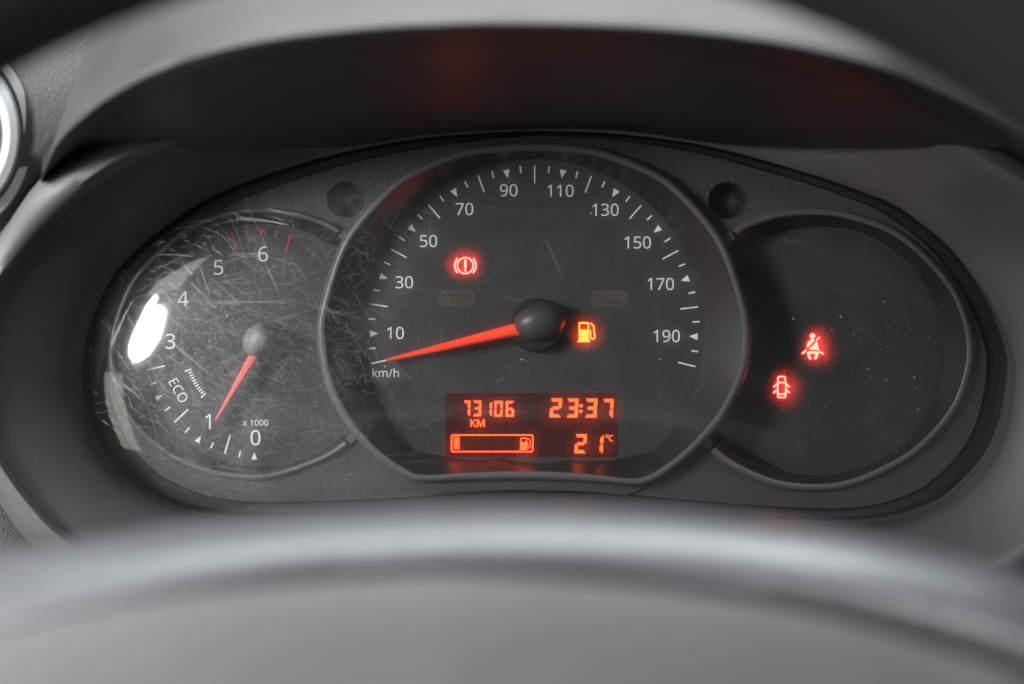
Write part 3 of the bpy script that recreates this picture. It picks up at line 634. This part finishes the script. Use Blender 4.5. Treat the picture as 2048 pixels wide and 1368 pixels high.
# --- needles ------------------------------------------------------------------
def tapered_needle(name, tip, root, wt, wr, w_tip, w_root, mat, thick):
    dx, dy = root[0] - tip[0], root[1] - tip[1]; l = math.hypot(dx, dy)
    nx, ny = -dy / l, dx / l
    rings = []
    for f in (0.0, 0.04, 0.35, 0.7, 1.0):
        px, py = tip[0] + dx * f, tip[1] + dy * f
        h = (wt + (wr - wt) * f) / 2 * (0.7 if f == 0 else 1)
        w = w_tip + (w_root - w_tip) * f
        rings.append([U(px + nx * h * e, py + ny * h * e, w + dw) for e, dw in ((-1, -thick), (-1, -thick * 0.25), (-0.45, 0), (0.45, 0), (1, -thick * 0.25), (1, -thick))])
    return loft(name, rings, mat, cluster, closed=True, sharp=30, cap_first=True, cap_last=True)
nd = tapered_needle('speedometer_needle', (772, 720.5), (1042, 656.5), 6, 25, 0.0045, 0.0062, M_NEEDLE, 0.0016)
plate('needle_edge', [stroke([(905, 695.5), (1030, 668.5)], 1.5)], 0.0052, 0.00645, M_NEEDLE_DARK, nd)
nd['label'] = 'lit red pointer resting at zero'
n2 = tapered_needle('tachometer_needle', (431, 841), (510, 708), 5, 20, 0.0045, 0.0065, M_NEEDLE2, 0.0022)
n2['label'] = 'glossy red pointer pointing down to the left'
def hub(prefix, outline, w0, w1, mat, needle, base):
    c = (sum(p[0] for p in outline) / len(outline), sum(p[1] for p in outline) / len(outline))
    L = spline(outline, 56, True)
    def R(f, w, sh=(0, 0)): return [U(c[0] + (p[0] - c[0]) * f + sh[0], c[1] + (p[1] - c[1]) * f + sh[1], w) for p in L]
    H = w1 - w0
    prof = [(1.0, w0), (1.0, w0 + H * 0.18)] + [(math.cos(rad(a)) ** 0.75, w0 + H * (0.18 + 0.82 * math.sin(rad(a)))) for a in (12, 24, 36, 48, 60, 72, 82)]
    rings = [R(f, w) for f, w in prof]
    loft('hub_cap', rings, mat, needle, cap_last=True, sharp=80)
    bc, br, bw = base
    B = [[U(*p, 0.0003) for p in circle(*bc, br + 2, 48)], [U(*p, bw - 0.0004) for p in circle(*bc, br, 48)], [U(*p, bw) for p in circle(*bc, br - 2.5, 48)]]
    loft('hub_base', B, M_BASE, needle, cap_last=True)
hub('sp', [(1027.5, 646), (1034, 664), (1047, 676), (1069, 681.6), (1100, 676), (1122, 663), (1131, 641), (1124, 621), (1108, 608), (1085, 604.5), (1054, 614.5), (1035, 629)], 0.0040, 0.0112, M_CAP, nd, ((1073, 651), 52, 0.0045))
hub('ta', [(520, 645), (540, 655), (549, 672), (545, 692), (531, 706), (512, 713), (494, 708), (485, 690), (489, 670), (500, 654)], 0.0040, 0.0125, M_CAP2, n2, ((524, 683), 38, 0.0045))
# --- dust on the dial faces
V, F = [], []
for k in range(190):
    gx, gy, gr = random.choice(((1066, 650, 330), (1638, 702, 235), (1638, 702, 235), (520, 690, 235), (1087, 330, 0)))
    if gr:
        a, r = random.uniform(0, 2 * math.pi), gr * math.sqrt(random.random())
        x, y, w = gx + r * math.cos(a), gy + r * math.sin(a), 0.0004
        if gx == 1066 and y > 780: continue
    else:
        x, y, w = random.uniform(1250, 1800), random.uniform(330, 420), MASK_W + 0.0003
        if not inside((x, y), mask_outer) or inside((x, y), U_HOLE): continue
    s = random.uniform(0.35, 1.0) if random.random() < 0.85 else random.uniform(1.0, 1.8)
    st = random.uniform(1, 2.2); t = random.uniform(0, 3.14)
    b = len(V)
    for q in range(5):
        aa = t + q * 2 * math.pi / 5
        V.append(U(x + s * st * math.cos(aa) * math.cos(t) - s * math.sin(aa) * math.sin(t), y + s * st * math.cos(aa) * math.sin(t) + s * math.sin(aa) * math.cos(t), w))
    V.append(U(x, y, w + 0.0001))
    for q in range(5): F.append((b + q, b + (q + 1) % 5, b + 5))
du = make('dust', V, F, M_DUST, cluster, False); du['kind'] = 'stuff'

# --- clear cover -----------------------------------------------------------------
LENS_H = 0.0180
LENS_TILT = 0.085     # the cover leans back at the top
def lens_w(rho):
    return W_OPEN + LENS_H * math.sqrt(max(0.0, 1 - rho ** 5))
def lens_mat():
    m, nt, out = nodes_of('scratched_clear_cover')
    N = nt.nodes.new; L = nt.links.new
    tr = N('ShaderNodeBsdfTransparent'); tr.inputs[0].default_value = (0.97, 0.97, 0.97, 1)
    gl = N('ShaderNodeBsdfGlossy'); gl.inputs['Roughness'].default_value = 0.075
    rf = N('ShaderNodeBsdfRefraction'); rf.inputs['IOR'].default_value = 1.22; rf.inputs['Roughness'].default_value = 0.66
    df = N('ShaderNodeBsdfDiffuse'); df.inputs[0].default_value = (0.85, 0.87, 0.9, 1)
    lw = N('ShaderNodeLayerWeight'); lw.inputs['Blend'].default_value = 0.5
    p5 = N('ShaderNodeMath'); p5.operation = 'POWER'; p5.inputs[1].default_value = 5.0; L(lw.outputs['Facing'], p5.inputs[0])
    fr = N('ShaderNodeMath'); fr.operation = 'MULTIPLY_ADD'; fr.inputs[1].default_value = 0.96; fr.inputs[2].default_value = 0.039; L(p5.outputs[0], fr.inputs[0])
    tc = N('ShaderNodeTexCoord')
    ns = N('ShaderNodeTexNoise'); ns.inputs['Scale'].default_value = 45; ns.inputs['Detail'].default_value = 8; ns.inputs['Distortion'].default_value = 1.2
    L(tc.outputs['Object'], ns.inputs['Vector'])
    mh = N('ShaderNodeMapRange'); mh.inputs['From Min'].default_value = 0.35; mh.inputs['From Max'].default_value = 0.75; mh.inputs['To Min'].default_value = 0.010; mh.inputs['To Max'].default_value = 0.034
    L(ns.outputs['Fac'], mh.inputs['Value'])
    sx = N('ShaderNodeSeparateXYZ'); L(tc.outputs['Object'], sx.inputs[0])
    wx = N('ShaderNodeMapRange'); wx.inputs['From Min'].default_value = -0.095; wx.inputs['From Max'].default_value = -0.02; wx.inputs['To Min'].default_value = 2.4; wx.inputs['To Max'].default_value = 0.22
    L(sx.outputs['X'], wx.inputs['Value'])
    hz = N('ShaderNodeMath'); hz.operation = 'MULTIPLY'; L(wx.outputs['Result'], hz.inputs[1])
    at = N('ShaderNodeAttribute'); at.attribute_name = 'wear'
    hw = N('ShaderNodeMath'); hw.operation = 'MULTIPLY'; L(mh.outputs['Result'], hw.inputs[0]); L(at.outputs['Fac'], hw.inputs[1]); L(hw.outputs[0], hz.inputs[0])
    # ragged, scratch shaped variation of the forward scatter
    mp = N('ShaderNodeMapping'); mp.inputs['Scale'].default_value = (900, 900, 160); mp.inputs['Rotation'].default_value = (0, rad(35), 0)
    L(tc.outputs['Object'], mp.inputs['Vector'])
    n2_ = N('ShaderNodeTexNoise'); n2_.inputs['Scale'].default_value = 1.0; n2_.inputs['Detail'].default_value = 4
    L(mp.outputs['Vector'], n2_.inputs['Vector'])
    ms = N('ShaderNodeMapRange'); ms.inputs['From Min'].default_value = 0.35; ms.inputs['From Max'].default_value = 0.7; ms.inputs['To Min'].default_value = 0.10; ms.inputs['To Max'].default_value = 0.22
    L(n2_.outputs['Fac'], ms.inputs['Value'])
    m1 = N('ShaderNodeMixShader'); L(ms.outputs['Result'], m1.inputs[0]); L(tr.outputs[0], m1.inputs[1]); L(rf.outputs[0], m1.inputs[2])
    m2 = N('ShaderNodeMixShader'); L(hz.outputs[0], m2.inputs[0]); L(m1.outputs[0], m2.inputs[1]); L(df.outputs[0], m2.inputs[2])
    g2 = N('ShaderNodeBsdfGlossy'); g2.inputs['Roughness'].default_value = 0.26
    mg = N('ShaderNodeMixShader'); mg.inputs[0].default_value = 0.1; L(gl.outputs[0], mg.inputs[1]); L(g2.outputs[0], mg.inputs[2])
    m3 = N('ShaderNodeMixShader'); L(fr.outputs[0], m3.inputs[0]); L(m2.outputs[0], m3.inputs[1]); L(mg.outputs[0], m3.inputs[2])
    L(m3.outputs[0], out.inputs['Surface'])
    return m
M_LENS = lens_mat()
rhos = [0.0001, 0.1, 0.2, 0.3, 0.4, 0.5, 0.58, 0.65, 0.71, 0.76, 0.8, 0.84, 0.87, 0.9, 0.925, 0.945, 0.962, 0.976, 0.987, 0.995, 1.0]
def lens_px(a, rho):
    i = (a + math.pi) / (2 * math.pi) * NO
    k = int(math.floor(i)); h = i - k
    r = (R_OPEN[k % NO] * (1 - h) + R_OPEN[(k + 1) % NO] * h + 2) * rho
    return (OC[0] + r * math.cos(a), OC[1] + r * math.sin(a))
# true positions: outline fixed at the opening edge, straight out along the dial normal
LC = U(*OC, W_OPEN)
EDGE = [U(*lens_px(-math.pi + 2 * math.pi * i / NO, 1.0), W_OPEN) for i in range(NO)]
def lens_pt(i, rho):
    e = EDGE[i % NO]
    p = LC + (e - LC) * rho
    return Vector((p.x, -lens_w(rho) + LENS_TILT * (p.z - LC.z), p.z))
def lens_pt_a(a, rho, lift=0.0):
    i = (a + math.pi) / (2 * math.pi) * NO
    k = int(math.floor(i)); h = i - k
    p = lens_pt(k, rho) * (1 - h) + lens_pt(k + 1, rho) * h
    p.y -= lift
    return p
LR = [[lens_pt(i, r) for i in range(NO)] for r in rhos]
LR.append([Vector((p.x, -W_OPEN + 0.005, p.z)) for p in LR[-1]])
lens = loft('cover_lens', LR, M_LENS, cluster, sharp=None)
def rho_at(x, z):
    dx, dz = x - LC.x, z - LC.z
    i = (math.atan2(-dz, dx) + math.pi) / (2 * math.pi) * NO
    k = int(math.floor(i)); h = i - k
    e = (EDGE[k % NO] * (1 - h) + EDGE[(k + 1) % NO] * h) - LC
    return math.hypot(dx, dz) / max(math.hypot(e.x, e.z), 1e-6)
wa = lens.data.attributes.new('wear', 'FLOAT', 'POINT')
for v in lens.data.vertices:        # the outermost band of the cover is hardly touched by wiping
    t = min(max((rho_at(v.co.x, v.co.z) - 0.80) / 0.15, 0), 1)
    wa.data[v.index].value = 1.0 - 0.9 * t * t * (3 - 2 * t)
lens['label'] = 'clear domed cover full of fine scratches'

def scratch_mat():
    m, nt, out = nodes_of('cover_scratches')
    N = nt.nodes.new; L = nt.links.new
    tr = N('ShaderNodeBsdfTransparent')
    gl = N('ShaderNodeBsdfGlossy'); gl.inputs['Roughness'].default_value = 0.45; gl.inputs['Color'].default_value = (0.9, 0.92, 0.95, 1)
    df = N('ShaderNodeBsdfDiffuse'); df.inputs[0].default_value = (0.9, 0.92, 0.95, 1)
    a = N('ShaderNodeMixShader'); a.inputs[0].default_value = 0.5; L(gl.outputs[0], a.inputs[1]); L(df.outputs[0], a.inputs[2])
    b = N('ShaderNodeMixShader'); b.inputs[0].default_value = 0.28; L(tr.outputs[0], b.inputs[1]); L(a.outputs[0], b.inputs[2])
    L(b.outputs[0], out.inputs['Surface'])
    return m
M_SCR = scratch_mat()
V, F = [], []
def lens_at(x, z, lift):
    """point of the dome over dial-plane position x, z"""
    dx, dz = x - LC.x, z - LC.z
    a = math.atan2(-dz, dx)
    i = (a + math.pi) / (2 * math.pi) * NO
    k = int(math.floor(i)); h = i - k
    e = (EDGE[k % NO] * (1 - h) + EDGE[(k + 1) % NO] * h) - LC
    rho = math.hypot(dx, dz) / max(math.hypot(e.x, e.z), 1e-6)
    if rho > 0.985: return None
    return Vector((x, -lens_w(rho) - lift + LENS_TILT * dz, z))
def scratch(x, z, length, ang_, width, bend):
    n = max(2, int(length / 0.0025) + 1)
    pts = []
    cx, cz, t = x, z, ang_
    for i in range(n + 1):
        p = lens_at(cx, cz, 0.00012)
        if p is None: return
        pts.append((p, t))
        cx += length / n * math.cos(t); cz += length / n * math.sin(t)
        t += bend / n + random.gauss(0, 0.015)
    b = len(V)
    for i, (p, t) in enumerate(pts):
        wd = width * (0.25 if i in (0, n) else 1.0) / 2
        V.append(p + Vector((-math.sin(t) * wd, 0, math.cos(t) * wd)))
        V.append(p + Vector((math.sin(t) * wd, 0, -math.cos(t) * wd)))
    for i in range(n):
        F.append((b + 2 * i, b + 2 * i + 1, b + 2 * i + 3, b + 2 * i + 2))
MM = 0.000143
def px_xz(px, py):
    p = U(px, py, 0.035); return p.x, p.z
SC_N = 430
for k in range(SC_N):              # bundles of fine, nearly parallel wiping marks
    u = random.random()
    if u < 0.70:
        px = random.gauss(420, 135); py = random.gauss(730, 175)
    elif u < 0.86:
        px = random.gauss(720, 170); py = random.gauss(700, 170)
    else:
        px = random.uniform(350, 1950); py = random.uniform(330, 1000)
    x, z = px_xz(px, py)
    if rho_at(x, z) > 0.90: continue
    fam = random.random()
    if fam < 0.30: t0 = random.gauss(rad(-52), 0.30)
    elif fam < 0.50: t0 = random.gauss(rad(12), 0.25)
    else: t0 = random.uniform(0, math.pi)
    many = px < 800
    bend = random.gauss(0, 0.15)
    for q in range(random.randint(3, 16) if many else random.randint(1, 4)):
        l = min(random.expovariate(1 / 0.0030) + 0.0006, 0.022)
        scratch(x + random.gauss(0, 0.007), z + random.gauss(0, 0.007), l, random.gauss(t0, 0.30), random.choice((0.000016, 0.00002, 0.000025, 0.00003, 0.000045)), bend + random.gauss(0, 0.12))
for (ax, ay, bx_, by_, wd) in ((410, 608, 580, 614, 0.00012), (400, 612, 470, 614, 0.00008), (455, 440, 570, 446, 0.00012), (440, 512, 520, 516, 0.00009), (560, 600, 720, 640, 0.00006), (1090, 480, 1130, 560, 0.00008), (520, 530, 553, 590, 0.0001), (383, 530, 410, 600, 0.0001), (330, 690, 420, 760, 0.0001)):
    (x0, z0), (x1, z1) = px_xz(ax, ay), px_xz(bx_, by_)
    for j in range(2):
        scratch(x0, z0 + j * 0.0005, math.hypot(x1 - x0, z1 - z0), math.atan2(z1 - z0, x1 - x0), wd * 0.6, random.gauss(0, 0.1))
sc = make('scratches', V, F, M_SCR, lens, False); sc['kind'] = 'stuff'

# ------------------------------------------------------------------ binnacle: bowl wall, lip, hood
binn = empty('instrument_binnacle', (0, 0, 0), 'dark plastic binnacle with deep hood around the instrument cluster', 'binnacle')
LIP_IN = [(-38, 740), (-25, 640), (25, 545), (100, 455), (200, 368), (320, 303), (500, 262), (760, 225), (1067, 215), (1400, 225), (1650, 255), (1880, 300), (1960, 338), (2048, 388), (2125, 480), (2175, 600), (2195, 740), (2170, 900), (2090, 1030), (1950, 1130), (1700, 1200), (1067, 1220), (500, 1200), (300, 1155), (165, 1085), (80, 1010), (20, 930), (-22, 850)]
LIP_OUT = [(-110, 740), (-95, 640), (-52, 545), (15, 452), (82, 360), (165, 297), (350, 235), (760, 165), (1067, 150), (1400, 160), (1700, 200), (1960, 262), (2048, 310), (2130, 370), (2215, 470), (2265, 600), (2285, 740), (2260, 900), (2180, 1060), (2000, 1180), (1720, 1260), (1067, 1290), (450, 1270), (200, 1180), (65, 1086), (5, 1010), (-50, 930), (-90, 850)]
R_LI, R_LO = polar(LIP_IN, OC, NO), polar(LIP_OUT, OC, NO)
def lipw(i):
    return 0.062
def shrink(p):
    """the bowl is shallow where it runs under the hood"""
    if p[1] > 520: return 1.0
    g = min(max((520 - p[1]) / 150.0, 0), 1)          # the lip stands further out towards the hood
    if p[1] > 420: return 1.0 + 0.42 * g * g * (3 - 2 * g)
    t = min(max((p[0] - 300) / 380.0, 0), 1) * min(max((1920 - p[0]) / 380.0, 0), 1)
    return (1.0 + 0.42 * g * g * (3 - 2 * g)) * (1.0 - 0.90 * t * t * (3 - 2 * t))
def BR(r, wf): return [U(*p, W_OPEN + (wf - W_OPEN) * shrink(p) if wf > W_OPEN else wf) for p in ring_px(r, OC)]
def mixr(A, B, f): return [a + (b - a) * f for a, b in zip(A, B)]
loft('bowl_wall', [BR([r + 1 for r in R_OPEN], W_OPEN - 0.007), BR([r + 1.5 for r in R_OPEN], W_OPEN + 0.0012), BR([r + 5 for r in R_OPEN], W_OPEN + 0.0022), BR(mixr(R_OPEN, R_LI, 0.25), 0.020), BR(mixr(R_OPEN, R_LI, 0.5), 0.025), BR(mixr(R_OPEN, R_LI, 0.78), 0.030), BR(R_LI, 0.0335)], M_BOWL, binn, sharp=40)
loft('bowl_lip', [BR(R_LI, 0.0335), BR(mixr(R_LI, R_LO, 0.12), 0.0362), BR(mixr(R_LI, R_LO, 0.3), 0.0378), BR(mixr(R_LI, R_LO, 0.6), 0.0374), BR(mixr(R_LI, R_LO, 0.88), 0.0350), BR(R_LO, 0.031), BR([r + 3 for r in R_LO], 0.026), BR([r + 4 for r in R_LO], 0.018)], M_TRIM, binn, sharp=60)
HN = 96
REAR = spline([(84, 364, 42), (110, 332, 42), (160, 300, 42), (240, 297, 42), (320, 297, 41), (500, 296, 32), (690, 294, 20), (850, 270, 17), (1067, 258, 16.5), (1250, 262, 16.5), (1424, 286, 18), (1624, 296, 26), (1800, 297, 36), (1900, 297, 41), (2048, 300, 42), (2150, 330, 42), (2240, 420, 42)], HN)
CRS = spline([(81, 363, 45), (161, 285, 56), (257, 214, 82), (354, 172, 95), (466, 131, 103), (700, 100, 108), (1024, 86, 109), (1300, 97, 108), (1500, 122, 104), (1650, 155, 99), (1800, 200, 92), (1900, 245, 85), (2060, 325, 72), (2150, 390, 65), (2240, 470, 60)], HN)
FRT = spline([(80, 362, 48), (112, 291, 64), (161, 240, 81), (225, 192, 93), (321, 144, 104), (500, 95, 114), (700, 68, 119), (860, 58, 120), (1024, 54, 120), (1274, 62, 119), (1474, 82, 116), (1624, 108, 111), (1774, 147, 104), (1874, 190, 96), (1974, 240, 88), (2048, 284, 82), (2150, 360, 72), (2240, 450, 62)], HN)
def H3(L): return [U(p[0], p[1], p[2] / 1000.0) for p in L]
def mid(A, B, f, bulge=0.0): return [tuple(a + (b - a) * f for a, b in zip(p, q))[:2] + (p[2] + (q[2] - p[2]) * f + bulge,) for p, q in zip(A, B)]
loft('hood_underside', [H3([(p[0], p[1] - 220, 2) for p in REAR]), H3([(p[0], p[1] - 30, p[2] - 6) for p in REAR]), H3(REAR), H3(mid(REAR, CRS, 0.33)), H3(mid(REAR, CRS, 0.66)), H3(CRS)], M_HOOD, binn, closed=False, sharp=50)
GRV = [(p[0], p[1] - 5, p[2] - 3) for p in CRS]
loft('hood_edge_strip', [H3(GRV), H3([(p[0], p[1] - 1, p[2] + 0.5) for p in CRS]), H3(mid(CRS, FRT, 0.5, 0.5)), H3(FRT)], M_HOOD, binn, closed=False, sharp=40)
def roll(k, dw):
    out = []
    for i, p in enumerate(FRT):
        f = i / (HN - 1) * 2 - 1
        s = abs(f)
        ox = -94 * f * s
        oy = -(175 + 95 * s * s)
        out.append((p[0] + ox * k, p[1] + oy * k, p[2] + dw))
    return out
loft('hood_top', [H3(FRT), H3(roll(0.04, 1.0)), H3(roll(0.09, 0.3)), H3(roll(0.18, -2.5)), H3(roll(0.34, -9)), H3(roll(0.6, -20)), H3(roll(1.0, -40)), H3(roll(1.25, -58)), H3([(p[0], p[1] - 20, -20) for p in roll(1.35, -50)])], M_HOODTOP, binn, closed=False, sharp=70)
# outer flank of the hood at its left end
def end_side(idx, dx):
    L = [FRT[idx]] + [roll(k, d)[idx] for k, d in ((0.04, 1.0), (0.09, 0.3), (0.18, -2.5), (0.34, -9), (0.6, -20), (1.0, -40), (1.25, -58))]
    return [H3(L), H3([(p[0] + dx, p[1], 18) for p in L])]
loft('hood_flank', end_side(0, 3), M_HOODTOP, binn, closed=False)
loft('hood_flank', end_side(HN - 1, -3), M_HOODTOP, binn, closed=False)

# ------------------------------------------------------------------ dashboard (setting)
dash = loft('dashboard', [BR([r - 4 for r in R_LO], 0.021), BR([r + 60 for r in R_LO], 0.025), BR([r + 200 for r in R_LO], 0.024), BR([r * 1.5 + 300 for r in R_LO], 0.02), BR([r * 2.2 + 500 for r in R_LO], -0.03)], M_DASH, None, sharp=60)
dash['kind'] = 'structure'

# ------------------------------------------------------------------ air vent at the left
vent = empty('air_vent', U(-75, 268, 0.04), 'round silver ringed air vent at the left edge', 'air vent')
vl = vent.location.copy(); vent.location = (0, 0, 0)
VC = (-92, 268)
def VR(r, w, k=1.25): return [U(*p, w) for p in circle(*VC, r, 72, r * k)]
loft('outer_ring', [VR(161, 0.014), VR(160, 0.026), VR(156, 0.029), VR(140, 0.030), VR(134, 0.028), VR(132, 0.025)], M_SILVER2, vent, sharp=50)
loft('silver_ring', [VR(134, 0.024), VR(132, 0.031), VR(127, 0.034), VR(112, 0.035), VR(100, 0.032), VR(92, 0.026), VR(88, 0.018)], M_SILVER, vent, sharp=50)
loft('vent_core', [VR(90, 0.019), VR(60, 0.021), VR(2, 0.022)], M_WELL, vent)

# ------------------------------------------------------------------ steering wheel
wheel = empty('steering_wheel', (0, 0, 0), 'blurred steering wheel with black rim above and grey hub below', 'steering wheel')
# rim: torus in a plane 0.215 m in front of the dials
WR = 0.218
a_, b_, c_ = U(0, 160, WR), U(1040, -85, WR), U(2048, 275, WR)
ax_, az_, bx2, bz2, cx2, cz2 = a_.x, a_.z, b_.x, b_.z, c_.x, c_.z
dd = 2 * (ax_ * (bz2 - cz2) + bx2 * (cz2 - az_) + cx2 * (az_ - bz2))
ux = ((ax_**2 + az_**2) * (bz2 - cz2) + (bx2**2 + bz2**2) * (cz2 - az_) + (cx2**2 + cz2**2) * (az_ - bz2)) / dd
uz = ((ax_**2 + az_**2) * (cx2 - bx2) + (bx2**2 + bz2**2) * (ax_ - cx2) + (cx2**2 + cz2**2) * (bx2 - ax_)) / dd
r_in = math.hypot(ax_ - ux, az_ - uz)
RT = 0.0165
rings = []
for i in range(128):
    a = 2 * math.pi * i / 128
    ce = Vector((ux + (r_in + RT) * math.cos(a), -WR, uz + (r_in + RT) * math.sin(a)))
    rr = Vector((math.cos(a), 0, math.sin(a)))
    rings.append([ce + rr * RT * math.cos(t) + Vector((0, -1, 0)) * RT * 0.95 * math.sin(t) for t in [2 * math.pi * k / 24 for k in range(24)]])
rings.append(rings[0])
loft('rim', rings, M_RIM, wheel, sharp=None)
SIL = spline([(-500, 1290), (-250, 1178), (0, 1108), (200, 1072), (400, 1044), (700, 1018), (1000, 1008), (1300, 1015), (1500, 1033), (1700, 1062), (1900, 1108), (2048, 1152), (2300, 1260), (2550, 1400)], 90)
def hubk(x):
    t = (x - 900) / 1150.0
    return 1.0 + (0.45 * t if t > 0 else 0.30 * t * t)
def HB(d, w, flat=None):
    out = []
    for p in SIL:
        t = min(max((900 - p[0]) / 700.0, 0), 1); t = t * t * (3 - 2 * t)      # the groove runs out to the left
        out.append(U(p[0], p[1] + d * hubk(p[0]), w if flat is None else w + (flat - w) * t * 0.85))
    return out
loft('hub_top_edge', [HB(170, 0.196), HB(60, 0.199), HB(18, 0.205), HB(0, 0.214), HB(8, 0.221), HB(28, 0.228), HB(55, 0.233), HB(85, 0.2365), HB(112, 0.238, 0.2385), HB(122, 0.2375, 0.2392), HB(132, 0.233, 0.2398)], M_WHEEL, wheel, closed=False, sharp=60)
loft('airbag_cover', [HB(128, 0.232, 0.2390), HB(134, 0.2365, 0.2401), HB(146, 0.2405, 0.2408), HB(168, 0.2425), HB(260, 0.246), HB(420, 0.250), HB(800, 0.255), HB(1200, 0.255)], M_COVER, wheel, closed=False, sharp=60)
for s in (-1, 1):
    pts = []
    x0 = ux + s * 0.085
    rings = []
    for f in (0, 0.3, 0.6, 1.0):
        x = x0 + (ux + s * (r_in + RT * 0.6) - x0) * f
        h = 0.030 - 0.012 * f; zc = uz + 0.012
        yc = -0.225 + 0.005 * f
        rings.append([Vector((x, yc + dy, zc + dz)) for dz, dy in ((h, 0.0), (h * 0.8, -0.012), (-h * 0.8, -0.012), (-h, 0.0), (-h * 0.8, 0.008), (h * 0.8, 0.008))])
    loft('spoke', rings, M_RIM, wheel, sharp=60)

# ------------------------------------------------------------------ stand every empty at the base of its thing
for o, base in ((cluster, CO), (binn, U(1087, 1200, 0.02)), (vent, vl), (wheel, Vector((ux, -WR, uz)))):
    o.location = base
    for ch in o.children:
        ch.matrix_parent_inverse = Matrix.Translation(-Vector(base))
